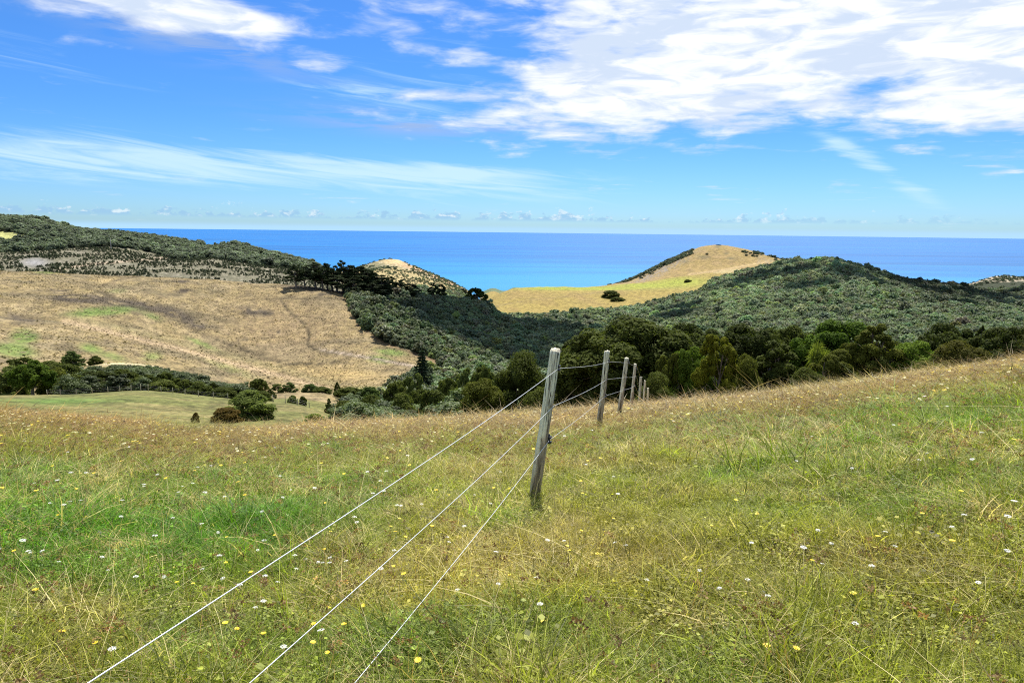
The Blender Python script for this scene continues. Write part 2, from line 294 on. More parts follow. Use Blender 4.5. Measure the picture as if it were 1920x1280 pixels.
def terrain_colors():
    X, Y, Z = TX.ravel(), TY.ravel(), TZ.ravel(); d = np.hypot(X, Y)
    px, py = world_pix(X, Y, Z+CAMZ)
    col = np.zeros((len(X), 3)); col[:] = (.10, .10, .035)
    def lay(w, c): 
        nonlocal col
        w = np.clip(w, 0, 1)[:, None]; col = col*(1-w) + np.array(c)[None]*w
    big = fbm(X/60, Y/60, 4, 3); med = fbm(X/12, Y/12, 4, 9); fin = fbm(X/3.5, Y/3.5, 3, 19)
    # near paddock
    w = np.clip((d-14)/10, 0, 1)*np.clip((62-d)/8, 0, 1); lay(w*.8, (.20, .125, .05))
    w = (d > 60) & (d < 235); lay(w*1., (.115, .118, .036))
    lay(w*np.clip((fbm(X/14, Y/5, 4, 71)-.45)*4, 0, 1)*.7, (.19, .155, .065))
    lay(w*ell(px, py, 110, 752, 110, 6)*.8, (.085, .15, .03))
    lay(w*ell(px, py, 30, 725, 60, 14)*.9, (.27, .20, .10))
    # middle distance grass
    w = (d >= 235) & (d < 1000); lay(w*1., (.205, .158, .074))
    H = w & inpoly(px, py, P_HEAD) | ((d >= 235) & (d < 860) & (px < 700)); H = H.astype(float)
    lay(H*np.clip((fbm(X/30, Y/16, 4, 27)-.53)*7, 0, 1)*.7, (.105, .088, .05))
    lay(H*np.clip((med-.5)*5, 0, 1)*.45, (.30, .235, .13))
    lay(H*np.clip((.47-fin)*6, 0, 1)*.7, (.13, .10, .055))
    lay(H*ell(px, py, 540, 610, 120, 60)*.35, (.24, .165, .09))
    for (cx, cy, sx, sy, ro, k) in [(150, 560, 65, 8, 2, .9), (100, 545, 30, 4, 0, .6), (260, 573, 75, 9, 8, .8), (330, 590, 50, 9, 20, .7), (370, 610, 30, 8, 10, .6), (345, 545, 20, 6, 0, .6), (480, 585, 45, 7, 8, .8), (515, 625, 22, 6, 0, .8), (470, 635, 30, 5, 0, .5), (200, 512, 60, 5, 3, .6), (60, 630, 20, 6, 0, .5), (110, 544, 20, 3, 0, .6), (340, 528, 18, 4, 0, .6), (630, 552, 50, 9, 8, .8), (580, 540, 60, 5, 6, .5), (30, 595, 25, 9, 20, .5), (60, 600, 30, 12, 0, .4)]:  # ellipses in front of the pines paint their cast shadow on the ground
        lay(np.clip(H*ell(px, py, cx, cy, sx, sy, ro)*k*2.2-.15, 0, 1)*np.clip(.15+(fbm(X/7, Y/7, 4, 23)-.36)*6, 0, 1), (.070, .056, .038))
    for (cx, cy, sx, sy, ro, k) in [(195, 583, 52, 7, -3, 1.), (150, 590, 30, 5, 0, .6), (45, 632, 22, 13, 0, 1.), (25, 656, 38, 12, 8, 1.), (380, 645, 30, 4, 22, .8), (285, 592, 20, 6, 20, .5), (170, 653, 20, 8, 10, .7), (210, 668, 30, 8, 15, .5), (285, 668, 20, 10, 0, .45), (735, 660, 28, 6, 5, .9), (712, 674, 22, 6, 8, .9), (250, 700, 70, 8, 4, .8), (430, 690, 60, 8, 20, .3), (690, 735, 60, 10, 0, .5), (90, 510, 25, 3, 0, .6), (220, 545, 20, 5, 0, .3)]:
        lay(np.clip(H*ell(px, py, cx, cy, sx, sy, ro)*k*1.9-.1, 0, 1)*np.clip(.5+(fin-.3)*3, 0, .85), (.105, .155, .035))
    lay(H*ell(px, py, 200, 527, 26, 4)*.9, (.36, .27, .13))
    lay(H*(ell(px, py, 640, 700, 100, 14, 4)*.7), (.33, .24, .10))
    sp = [(120, 602), (300, 645), (420, 676), (520, 702), (590, 722), (620, 730)]
    lay(H*pline(px, py, sp, 4.5)*.7, (.34, .25, .15))
    lay(H*pline(px, py, [(x+14, y-9) for x, y in sp], 6)*.5, (.20, .17, .08))
    dk = (.07, .055, .03)
    lay(H*pline(px, py, [(527, 562), (540, 582), (562, 600), (578, 616), (580, 630), (576, 645), (590, 655), (640, 664), (700, 672), (770, 684)], 2.8)*.9, dk)
    lay(H*pline(px, py, [(405, 636), (440, 650), (490, 668), (532, 682), (600, 682), (650, 678)], 1.9)*1.1, dk)
    lay(H*pline(px, py, [(160, 535), (240, 570), (330, 600), (405, 636)], 2.2)*.5, dk)
    lay(H*pline(px, py, [(0, 560), (80, 568)], 2.2)*.5, dk)
    lay(H*pline(px, py, [(500, 560), (560, 560), (640, 558)], 2.4)*.7, dk)
    lay(H*pline(px, py, [(190, 535), (220, 525), (260, 518)], 2.2)*.7, dk)
    lay(H*pline(px, py, [(527, 682), (530, 695), (550, 705), (580, 715)], 2)*.5, dk)
    lay(H*pline(px, py, [(610, 625), (640, 640)], 3)*.5, dk)
    lay(H*pline(px, py, [(600, 655), (680, 668), (740, 680), (800, 690)], 2.0)*.7, (.36, .29, .22))
    lay(H*pline(px, py, [(655, 560), (672, 606), (722, 643), (782, 663), (822, 678)], 5)*.7, (.14, .09, .05))
    lay(H*((d < 345)*pline(px, py, [(140, 682), (230, 681), (290, 685), (340, 703), (380, 722)], 4)*.8), (.42, .36, .21))
    # felled and replanted slope
    mk = land_masks(px, py, d, X, Y); C = mk['cut'].astype(float)
    lay(C, (.115, .108, .066)); lay(C*np.clip((.5-med)*6, 0, 1)*.5, (.11, .105, .07)); lay(C*np.clip((fin-.55)*6, 0, 1)*.4, (.33, .29, .22))
    lay(C*ell(px, py, 65, 492, 26, 8)*.7, (.25, .245, .25))
    lay(C*pline(px, py, [(110, 505), (170, 495), (260, 488), (330, 482), (400, 478)], 2.2)*.9, (.33, .26, .18))
    lay(C*ell(px, py, 20, 515, 90, 6)*.6, (.13, .10, .06))
    # grass hills behind
    w = (d >= 1000) | ((d > 860) & (px > 905)) ; lay(w.astype(float)*(1-C), (.30, .24, .115))
    Y1 = ((d > 900) & (px > 900) & (px < 1420) & (py > 512)).astype(float); lay(Y1, (.235, .18, .052))
    lay(Y1*np.clip((fbm(X/30, Y/6, 3, 58)-.5)*6, 0, 1)*.3, (.20, .16, .06))
    lay(Y1*pline(px, py, [(925, 575), (990, 562), (1060, 556), (1120, 548), (1200, 543), (1290, 538)], 1.1)*.6, (.16, .12, .06))
    lay(Y1*np.clip((fbm(X/25, Y/50, 3, 55)-.5)*5, 0, 1)*.5, (.22, .155, .06))
    lay(Y1*ell(px, py, 1100, 562, 40, 7, 20)*.5, (.23, .16, .07))
    for (cx, cy, sx, sy) in [(1025, 539, 28, 3), (1060, 541, 90, 3), (1210, 535, 80, 6), (1280, 528, 50, 8), (1140, 541, 60, 2.5)]:
        lay(Y1*ell(px, py, cx, cy, sx, sy)*.9, (.22, .25, .04))
    G = ((d > 1240) & (px > 1100) & (px < 1560)).astype(float); lay(G, (.225, .165, .06))
    lay(G*np.clip((fbm(X/9, Y/30, 3, 57)-.5)*6, 0, 1)*.4, (.19, .14, .07))
    lay(G*np.clip((med-.52)*6, 0, 1)*.35, (.30, .20, .10))
    for (cx, cy, sx, sy) in [(1320, 482, 12, 3), (1370, 484, 8, 2), (1362, 475, 5, 2), (1285, 490, 10, 3), (1400, 477, 6, 2), (1345, 463, 7, 2)]:
        lay(G*ell(px, py, cx, cy, sx, sy)*.8, (.10, .09, .05))
    lay(G*np.clip(ell(px, py, 1235, 508, 60, 9, -27)*1.3, 0, 1)*np.clip((fin-.4)*6, 0, 1), (.20, .17, .13))
    lay(G*(px > 1420)*np.clip((fin-.45)*5, 0, 1)*.6, (.20, .17, .11))
    lay(G*pline(px, py, [(1290, 515), (1360, 505), (1440, 490)], 1.6)*.6, (.40, .30, .16))
    K = ((d > 1190) & (px > 640) & (px < 905)).astype(float)
    lay(K, (.30, .24, .12)); lay(K*np.clip((fin-.47)*7, 0, 1)*.6, (.13, .13, .07)); lay(K*np.clip((.42-fin)*7, 0, 1)*.5, (.48, .43, .34))
    lay(K*np.clip(ell(px, py, 700, 512, 38, 18)*1.2, 0, 1)*.85, (.085, .10, .055))
    lay(K*pline(px, py, [(735, 489), (790, 507), (835, 527), (872, 546)], 4)*.6, (.44, .26, .15))
    lay(K*ell(px, py, 740, 490, 22, 5)*.7, (.50, .36, .17))
    lay(((d > 1700) & (px > 1700)).astype(float), (.32, .27, .19))
    lay(((d > 1700) & (px > 1700)).astype(float)*np.clip((fin-.45)*6, 0, 1)*.6, (.12, .12, .08))
    lay(((d > 2050) & (px < 1400)).astype(float), (.10, .13, .07))
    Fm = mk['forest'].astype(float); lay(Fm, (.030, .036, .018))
    lay(((d > 1080) & inpoly(px, py, P_PALE)).astype(float), (.30, .30, .11))
    return col, px, py, d, mk

def mesh_np(name, verts, faces, mat=None, cols=None, smooth=False, cname='Col'):
    """faces: (n,k) int array, or list of such arrays"""
    me = bpy.data.meshes.new(name)
    if not isinstance(faces, list): faces = [faces]
    verts = np.asarray(verts, np.float32)
    me.vertices.add(len(verts)); me.vertices.foreach_set('co', verts.ravel())
    idx = np.concatenate([f.ravel() for f in faces]).astype(np.int32)
    cnt = np.concatenate([np.full(len(f), f.shape[1], np.int32) for f in faces])
    me.loops.add(len(idx)); me.loops.foreach_set('vertex_index', idx)
    me.polygons.add(len(cnt)); me.polygons.foreach_set('loop_start', np.concatenate([[0], np.cumsum(cnt)[:-1]]).astype(np.int32))
    me.update(calc_edges=True)
    if smooth: me.polygons.foreach_set('use_smooth', np.ones(len(cnt), bool))
    if cols is not None:
        a = me.color_attributes.new(cname, 'FLOAT_COLOR', 'POINT')
        c = np.ones((len(verts), 4), np.float32); c[:, :3] = cols; a.data.foreach_set('color', c.ravel())
    if mat: me.materials.append(mat)
    return me
def link(name, me, parent=None, **props):
    o = bpy.data.objects.new(name, me); COL.objects.link(o)
    if parent is not None: o.parent = parent
    for k, v in props.items(): o[k] = v
    return o
def thing(name, label, cat, loc=(0, 0, 0), rz=0., group=None, scale=None):
    o = bpy.data.objects.new(name, None); COL.objects.link(o); o.empty_display_size = .2
    o.location = loc; o.rotation_euler = (0, 0, rz); o['label'] = label; o['category'] = cat
    if group: o['group'] = group
    if scale is not None: o.scale = scale
    return o

# ------------------------------------------------------------------ materials
def new_mat(name):
    m = bpy.data.materials.new(name); m.use_nodes = True; nt = m.node_tree; nt.nodes.clear(); n = N(nt)
    out = n.new('ShaderNodeOutputMaterial'); b = n.new('ShaderNodeBsdfPrincipled'); nt.links.new(b.outputs[0], out.inputs[0])
    b.inputs['Roughness'].default_value = .9
    return m, nt, n, b, out
def obj_co(n): return n.new('ShaderNodeTexCoord').outputs['Object']
def mat_terrain():
    m, nt, n, b, out = new_mat('ground_cover')
    at = n.new('ShaderNodeAttribute', attribute_name='Col'); co = obj_co(n)
    c = at.outputs[0]
    n1 = n.noise(co, .9, 6, .65); n2 = n.noise(co, .17, 5, .6); n3 = n.noise(co, 14., 4, .6)
    v = n.m('ADD', n.m('MULTIPLY', n.ss(n1, .36, .64), .75), n.m('MULTIPLY', n.ss(n2, .36, .64), .50))
    v = n.m('ADD', n.m('MULTIPLY', n3, .35), n.m('ADD', v, .22))
    c2 = n.mix(1., c, n.comb(v, v, v), 'MULTIPLY')
    hs = n.new('ShaderNodeHueSaturation'); n.put(hs.inputs['Hue'], n.m('ADD', .48, n.m('MULTIPLY', n.noise(co, .35, 4, .6), .04))); n.put(hs.inputs['Color'], c2)
    nt.links.new(hs.outputs[0], b.inputs['Base Color']); b.inputs['Specular IOR Level'].default_value = .1
    bp = n.new('ShaderNodeBump'); bp.inputs['Strength'].default_value = .7; bp.inputs['Distance'].default_value = .5
    n.put(bp.inputs['Height'], n1); nt.links.new(bp.outputs[0], b.inputs['Normal'])
    return m
def mat_sea():
    m, nt, n, b, out = new_mat('sea_water')
    g = n.new('ShaderNodeNewGeometry'); sep = n.new('ShaderNodeSeparateXYZ'); nt.links.new(g.outputs['Position'], sep.inputs[0])
    x, y, z = sep.outputs
    d = n.m('SQRT', n.m('ADD', n.m('MULTIPLY', x, x), n.m('MULTIPLY', y, y)))
    near = n.ss(d, 2400, 8000, 1., 0.)
    deep = n.mix(n.m('POWER', near, 1.4), (.004, .113, .33, 1), (.012, .160, .36, 1))
    P = n.comb(n.m('MULTIPLY', x, 1/3800), n.m('MULTIPLY', y, 1/420))
    s1 = n.noise(P, 1., 7, .62, .6)
    P2 = n.comb(n.m('MULTIPLY', x, 1/9000), n.m('MULTIPLY', y, 1/2500), 5.)
    s2 = n.noise(P2, 1., 4, .55, .4)
    k = n.m('ADD', n.m('MULTIPLY', n.ss(s1, .36, .64), .30), n.m('MULTIPLY', n.ss(s2, .3, .7), .16))
    k = n.m('ADD', k, .76)
    c = n.mix(1., deep, n.comb(k, k, k), 'MULTIPLY')
    shoal = n.m('MULTIPLY', n.ss(d, 2500, 3900, 1., 0.), .6)
    c = n.mix(shoal, c, (.03, .22, .42, 1))
    nt.links.new(c, b.inputs['Base Color']); b.inputs['Roughness'].default_value = .45; b.inputs['Specular IOR Level'].default_value = .12
    return m
def mat_leaf(name, c1, c2, trans=.35, tint=False, scale=.6, rough=.6, spec=.25):
    m, nt, n, b, out = new_mat(name)
    at = n.new('ShaderNodeAttribute', attribute_name='Col')
    c = n.mix(at.outputs['Fac'], c1, c2) if False else None
    sp = n.new('ShaderNodeSeparateColor'); nt.links.new(at.outputs[0], sp.inputs[0])
    c = n.mix(sp.outputs[0], (*c1, 1), (*c2, 1))
    if tint:
        ti = n.new('ShaderNodeAttribute', attribute_name='tint', attribute_type='INSTANCER')
        c = n.mix(1., c, ti.outputs[0], 'MULTIPLY')
    else:
        oi = n.new('ShaderNodeObjectInfo'); hs = n.new('ShaderNodeHueSaturation')
        c = n.mix(1., c, oi.outputs['Color'], 'MULTIPLY')
    nt.links.new(c, b.inputs['Base Color']); b.inputs['Roughness'].default_value = rough; b.inputs['Specular IOR Level'].default_value = spec
    tr = n.new('ShaderNodeBsdfTranslucent'); nt.links.new(n.mix(1., c, (1.25, 1.35, .7, 1), 'MULTIPLY'), tr.inputs[0])
    mx = n.new('ShaderNodeMixShader'); mx.inputs[0].default_value = trans
    nt.links.new(b.outputs[0], mx.inputs[1]); nt.links.new(tr.outputs[0], mx.inputs[2]); nt.links.new(mx.outputs[0], out.inputs[0])
    return m
def mat_bark():
    m, nt, n, b, out = new_mat('bark'); co = obj_co(n)
    mp = n.new('ShaderNodeMapping'); nt.links.new(co, mp.inputs[0]); mp.inputs['Scale'].default_value = (6, 6, 1.2)
    f = n.noise(mp.outputs[0], 2., 5, .6)
    nt.links.new(n.mix(f, (.07, .05, .035, 1), (.26, .22, .17, 1)), b.inputs['Base Color'])
    return m
def mat_post():
    m, nt, n, b, out = new_mat('weathered_wood'); co = obj_co(n)
    mp = n.new('ShaderNodeMapping'); nt.links.new(co, mp.inputs[0]); mp.inputs['Scale'].default_value = (38, 38, 2.2)
    g = n.noise(mp.outputs[0], 1., 7, .65, .4)
    mp2 = n.new('ShaderNodeMapping'); nt.links.new(co, mp2.inputs[0]); mp2.inputs['Scale'].default_value = (60, 60, 3.5)
    cr = n.noise(mp2.outputs[0], 1., 3, .5, .8)
    w = n.mix(n.ss(g, .35, .65), (.13, .105, .07, 1), (.54, .46, .33, 1))
    sp = n.new('ShaderNodeSeparateXYZ'); nt.links.new(co, sp.inputs[0])
    blot = n.noise(co, 7., 5, .62)
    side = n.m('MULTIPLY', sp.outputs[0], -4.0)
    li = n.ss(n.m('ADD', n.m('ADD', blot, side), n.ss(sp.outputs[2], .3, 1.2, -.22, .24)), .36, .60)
    li = n.m('MULTIPLY', li, n.ss(g, .30, .52))
    w = n.mix(n.m('MULTIPLY', li, .85), w, (.78, .77, .56, 1))
    w = n.mix(n.m('MULTIPLY', n.ss(sp.outputs[2], .62, .0), .55), w, (.17, .135, .075, 1))
    w = n.mix(n.ss(cr, .60, .68), w, (.03, .025, .02, 1))
    ge = n.new('ShaderNodeNewGeometry'); sn = n.new('ShaderNodeSeparateXYZ'); nt.links.new(ge.outputs['True Normal'], sn.inputs[0])
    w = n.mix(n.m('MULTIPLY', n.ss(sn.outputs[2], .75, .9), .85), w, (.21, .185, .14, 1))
    nt.links.new(w, b.inputs['Base Color'])
    bp = n.new('ShaderNodeBump'); bp.inputs['Strength'].default_value = 1.; bp.inputs['Distance'].default_value = .012
    n.put(bp.inputs['Height'], n.m('SUBTRACT', g, n.ss(cr, .58, .68))); nt.links.new(bp.outputs[0], b.inputs['Normal'])
    return m
def mat_plain(name, c, rough=.6, metal=0., var=.15, scale=20.):
    m, nt, n, b, out = new_mat(name); co = obj_co(n); f = n.noise(co, scale, 3, .5)
    nt.links.new(n.mix(f, (*[v*(1-var) for v in c], 1), (*[min(1, v*(1+var)) for v in c], 1)), b.inputs['Base Color'])
    b.inputs['Roughness'].default_value = rough; b.inputs['Metallic'].default_value = metal
    return m
MT = dict(terrain=mat_terrain(), sea=mat_sea(), bark=mat_bark(), post=mat_post(),
          leaf=mat_leaf('leaves', (.050, .062, .017), (.135, .150, .036), .34, rough=.8, spec=.08),
          needle=mat_leaf('needles', (.026, .034, .018), (.062, .078, .034), .15, rough=.8, spec=.08),
          forest=mat_leaf('forest_leaves', (.085, .102, .058), (.215, .24, .15), .28, tint=True),
          grass=mat_leaf('grass_blades', (.26, .27, .24), (1.30, 1.25, 1.0), .42, tint=True, rough=.55),
          wire=mat_plain('galvanised_wire', (.72, .73, .72), .38, .55, .12, 40),
          black=mat_plain('black_plastic', (.018, .018, .02), .45),
          steel=mat_plain('dull_steel', (.32, .31, .30), .5, .6),
          yellow=mat_plain('yellow_petals', (.85, .62, .02), .6), white=mat_plain('white_petals', (.80, .80, .74), .7),
          stem=mat_plain('green_stems', (.11, .15, .045), .7), cloud=mat_plain('cloud_white', (.85, .86, .88), 1., 0., .03, .01), cream=mat_plain('pale_paint', (.62, .58, .50), .7))

# ------------------------------------------------------------------ ground, sea
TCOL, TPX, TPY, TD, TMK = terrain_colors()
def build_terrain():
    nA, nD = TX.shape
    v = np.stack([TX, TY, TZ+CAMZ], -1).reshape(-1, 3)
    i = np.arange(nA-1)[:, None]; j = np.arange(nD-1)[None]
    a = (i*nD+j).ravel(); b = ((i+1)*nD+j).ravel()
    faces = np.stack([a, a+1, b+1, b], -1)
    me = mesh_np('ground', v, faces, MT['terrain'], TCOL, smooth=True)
    link('ground', me, kind='structure')
    k = 96; R0 = 80000.
    vs = [(0, 0, 0)] + [(math.cos(2*math.pi*t/k)*r, math.sin(2*math.pi*t/k)*r, 0) for r in (3000., 12000., R0) for t in range(k)]
    tri = [(0, 1+t, 1+(t+1) % k) for t in range(k)]
    q = [(1+rr*k+t, 1+(rr+1)*k+t, 1+(rr+1)*k+(t+1) % k, 1+rr*k+(t+1) % k) for rr in range(2) for t in range(k)]
    link('sea', mesh_np('sea', np.array(vs), [np.array(tri), np.array(q)], MT['sea']), kind='structure')
build_terrain()

def build_shade_clouds():  # added unseen above the frame to shade the right ridge and the pines
    for k, (azd, d, alt, rx, ry, rz_) in enumerate([(25.5, 1830, 1000, 470, 190, 20), (7.0, 1235, 900, 105, 180, 10)]):
        bpy_me = bpy.data.meshes.new('cloud'); g = np.random.default_rng(800+k); A = Acc()
        for q in range(60):
            a = q*2.4; t = math.sqrt((q+.5)/60); r = g.uniform(.16, .30)*(1.1-t*.5)*ry
            c = np.array([math.cos(a)*t*rx*g.uniform(.75, 1.1), math.sin(a)*t*ry*g.uniform(.75, 1.1), g.uniform(0, .25)*ry]); V, Fc = ico(1., g); A.add(V*np.array([r*1.6, r, r*.6])+c, Fc, .9)
        o = link('cloud', A.mesh('cloud', MT['cloud'], True), kind='structure'); o.location = (math.sin(R(azd))*d, math.cos(R(azd))*d, alt+CAMZ); o.rotation_euler = (0, 0, R(rz_))
        sb = o.modifiers.new('smooth', 'SUBSURF'); sb.levels = 1; sb.render_levels = 2

# ------------------------------------------------------------------ vegetation builders
def unit(v): return v/np.maximum(np.linalg.norm(v, axis=-1, keepdims=True), 1e-9)
def leaves(C, Nn, size, g, aspect=1.8, droop=0.):
    """one folded quad leaf clump per centre"""
    n = len(C); rnd = unit(g.normal(size=(n, 3))); nn = unit(Nn + .75*rnd)
    t = unit(np.cross(nn, g.normal(size=(n, 3)))); t[:, 2] -= droop; t = unit(t); b = unit(np.cross(nn, t))
    s = (size*g.uniform(.6, 1.35, n))[:, None]
    V = np.stack([C - t*s*aspect*.5, C + b*s*.5 - nn*s*.08, C + t*s*aspect*.5 - nn*s*.15, C - b*s*.5 + nn*s*.05], 1).reshape(-1, 3)
    return V, np.arange(4*n).reshape(n, 4)
def tube(pts, rad, k=7):
    pts = np.asarray(pts, float); V = []; Fc = []
    for i, p in enumerate(pts):
        t = unit((pts[min(i+1, len(pts)-1)]-pts[max(i-1, 0)])[None])[0]
        a = np.cross(t, [0.3, .2, 1.]) if abs(t[2]) < .9 else np.cross(t, [1., 0, 0]); a /= np.linalg.norm(a); b = np.cross(t, a)
        for j in range(k):
            an = 2*math.pi*j/k; V.append(p + rad[i]*(math.cos(an)*a + math.sin(an)*b))
    for i in range(len(pts)-1):
        for j in range(k): Fc.append((i*k+j, i*k+(j+1) % k, (i+1)*k+(j+1) % k, (i+1)*k+j))
    return np.array(V), np.array(Fc)
class Acc:
    def __init__(s): s.V = []; s.F = []; s.C = []; s.n = 0
    def add(s, V, Fc, c=None):
        s.V.append(V); s.F.append(Fc+s.n); s.n += len(V)
        if c is not None: s.C.append(np.broadcast_to(np.asarray(c, float).reshape(-1, 1) if np.ndim(c) else np.full((1, 1), c), (len(V), 3)))
    def mesh(s, name, mat, smooth=False):
        return mesh_np(name, np.concatenate(s.V), s.F, mat, np.concatenate(s.C) if s.C else None, smooth)

def crown_lobes(kind, g):
    """lobe centres and radii in a tree 10 m high and about 8 m wide, standing on z = 0"""
    L = []
    if kind == 'round':
        L.append((0, 0, 6.2, 2.6)); nl = 19
        for k in range(nl):
            zz = 1 - (k+.5)/nl*1.45; a = k*2.4 + g.uniform(-.4, .4); rr = math.sqrt(max(0, 1-zz*zz))
            L.append((rr*math.cos(a)*2.9*g.uniform(.8, 1.12), rr*math.sin(a)*2.9*g.uniform(.8, 1.12), 5.6 + zz*3.1*g.uniform(.85, 1.08), g.uniform(1.05, 1.65)))
    elif kind == 'cone':
        for k in range(24):
            t = (k+.5)/24; a = k*2.4 + g.uniform(-.5, .5); rr = (3.1*(1-t)**.75+.15)*g.uniform(.6, 1.05)
            L.append((rr*math.cos(a), rr*math.sin(a), 1.6 + 7.7*t, (1.35-.85*t)*g.uniform(.8, 1.15)))
    elif kind == 'loose':
        for k in range(17):
            t = (k+.5)/17; a = k*2.4 + g.uniform(-.6, .6); rr = 2.8*math.sin(min(1, t*1.25+.25)*math.pi*.78)*g.uniform(.65, 1.1)
            L.append((rr*math.cos(a), rr*math.sin(a), 2.0 + 7.2*t, g.uniform(.8, 1.3)))
    elif kind == 'shrub':
        for k in range(16):
            a = k*2.4 + g.uniform(-.5, .5); t = math.sqrt((k+.5)/16); rr = 3.0*t
            L.append((rr*math.cos(a), rr*math.sin(a), (1-t**2.2)*6.2 + 1.6 + g.uniform(-.5, .8), g.uniform(1.3, 2.0)))
        for k in range(10):
            a = k*.628; L.append((2.7*math.cos(a), 2.7*math.sin(a), .7, 1.5))
    elif kind == 'spread':
        for k in range(18):
            a = k*2.4 + g.uniform(-.5, .5); t = math.sqrt((k+.5)/18)
            L.append((3.5*t*math.cos(a), 3.5*t*math.sin(a), 8.7 - 4.6*t**2 + g.uniform(-.6, .3), g.uniform(.8, 1.25)))
    elif kind == 'pine':
        for k in range(22):
            t = (k+.5)/22; a = k*2.4 + g.uniform(-.7, .7); rr = (2.7*(1-t)**.6 + .3)*g.uniform(.55, 1.15)
            L.append((rr*math.cos(a), rr*math.sin(a), 3.6 + 6.0*t + g.uniform(-.3, .3), (1.05-.45*t)*g.uniform(.75, 1.2)))
    return np.array(L)

def make_crown(kind, g, nleaf, size, flat=1.0, subs=9, name='crown', mat=None, core=False):
    L = crown_lobes(kind, g); A = Acc(); w = L[:, 3]**2; w = w/w.sum(); mid = np.array([0, 0, 5.0])
    if kind == 'pine': flat = .5
    for k, (x, y, z, r) in enumerate(L):
        c = np.array([x, y, z]); m = max(20, int(nleaf*w[k])); lc = g.uniform(.1, .9)
        sd_ = unit(g.normal(size=(subs, 3)) + unit((c-mid)[None])*.7 + np.array([0, 0, .25])); sc = c + sd_*r*.72*np.array([1, 1, .85*flat])
        pick = g.integers(0, subs, m); dirs = unit(g.normal(size=(m, 3)) + sd_[pick]*.6)
        C = sc[pick] + dirs*r*.46*g.uniform(.55, 1.08, m)[:, None]*np.array([1, 1, flat])
        V, Fc = leaves(C, dirs + np.array([0, 0, .3]), size, g)
        cv = np.clip(lc*.45 + g.uniform(0, .35, subs)[pick] + g.uniform(0, .35, m), 0, 1)
        A.add(V, Fc, np.repeat(cv, 4))
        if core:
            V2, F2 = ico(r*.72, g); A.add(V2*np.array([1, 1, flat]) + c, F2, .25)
    return A.mesh(name, mat or MT['leaf']), L
_ICO = None
def ico(r, g):
    global _ICO
    if _ICO is None:
        p = (1+5**.5)/2
        v = np.array([(-1, p, 0), (1, p, 0), (-1, -p, 0), (1, -p, 0), (0, -1, p), (0, 1, p), (0, -1, -p), (0, 1, -p), (p, 0, -1), (p, 0, 1), (-p, 0, -1), (-p, 0, 1)])
        f = np.array([(0, 11, 5), (0, 5, 1), (0, 1, 7), (0, 7, 10), (0, 10, 11), (1, 5, 9), (5, 11, 4), (11, 10, 2), (10, 7, 6), (7, 1, 8), (3, 9, 4), (3, 4, 2), (3, 2, 6), (3, 6, 8), (3, 8, 9), (4, 9, 5), (2, 4, 11), (6, 2, 10), (8, 6, 7), (9, 8, 1)])
        _ICO = (unit(v.astype(float)), f)
    return _ICO[0]*r*g.uniform(.8, 1.1, (12, 1)), _ICO[1]
def make_trunk(kind, L, g, name='trunk'):
    A = Acc(); H = 10.
    top = {'round': 6.5, 'cone': 9.3, 'loose': 8.8, 'shrub': 4.5, 'spread': 7.2, 'pine': 9.5}[kind]
    r = {'round': .38, 'cone': .32, 'loose': .2, 'shrub': .22, 'spread': .34, 'pine': .24}[kind]
    zs = np.linspace(-1.2, top, 8); off = np.cumsum(g.normal(0, .10, (8, 2)), 0)
    pts = np.column_stack([off, zs]); A.add(*tube(pts, np.linspace(r*1.25, r*.22, 8), 8))
    for (x, y, z, rr) in L:
        z0 = max(.8 if kind != 'pine' else 2.5, min(top-.2, z*.62 if kind != 'pine' else z-.6)); b = np.array([np.interp(z0, zs, pts[:, 0]), np.interp(z0, zs, pts[:, 1]), z0])
        e = np.array([x, y, z]); m = (b+e)/2 + np.array([0, 0, -.15]) + g.normal(0, .15, 3)
        A.add(*tube([b, m, e], [r*.38, r*.22, r*.08], 5))
        for q in range(2):
            t = e + unit(g.normal(size=(1, 3)))[0]*rr*.8; A.add(*tube([m*.4+e*.6, t], [r*.14, r*.04], 4))
    return A.mesh(name, MT['bark'], True)
def make_norfolk(g):
    A = Acc(); T = Acc(); T.add(*tube([(0, 0, -1), (0, 0, 5), (0, 0, 9.8)], [.22, .14, .03], 7))
    for w in range(13):
        t = w/12; z = 2.0 + 7.6*t; rr = 2.5*(1-t)**.8 + .25; nb = 7
        for q in range(nb):
            a = 2*math.pi*(q+.5*(w % 2))/nb + g.uniform(-.2, .2); u = np.array([math.cos(a), math.sin(a), -.10]); ln = rr*g.uniform(.8, 1.1)
            T.add(*tube([(0, 0, z), u*ln+np.array([0, 0, z])], [.05, .015], 4))
            m = 60; s = g.uniform(.15, 1, m); C = np.array([0, 0, z]) + u*(s*ln)[:, None] + g.normal(0, .13, (m, 3))*np.array([1, 1, .6])
            V, Fc = leaves(C, np.tile([0, 0, 1.], (m, 1)), .26, g); A.add(V, Fc, np.repeat(g.uniform(0, 1, m), 4))
    return A.mesh('crown', MT['needle']), T.mesh('trunk', MT['bark'], True)
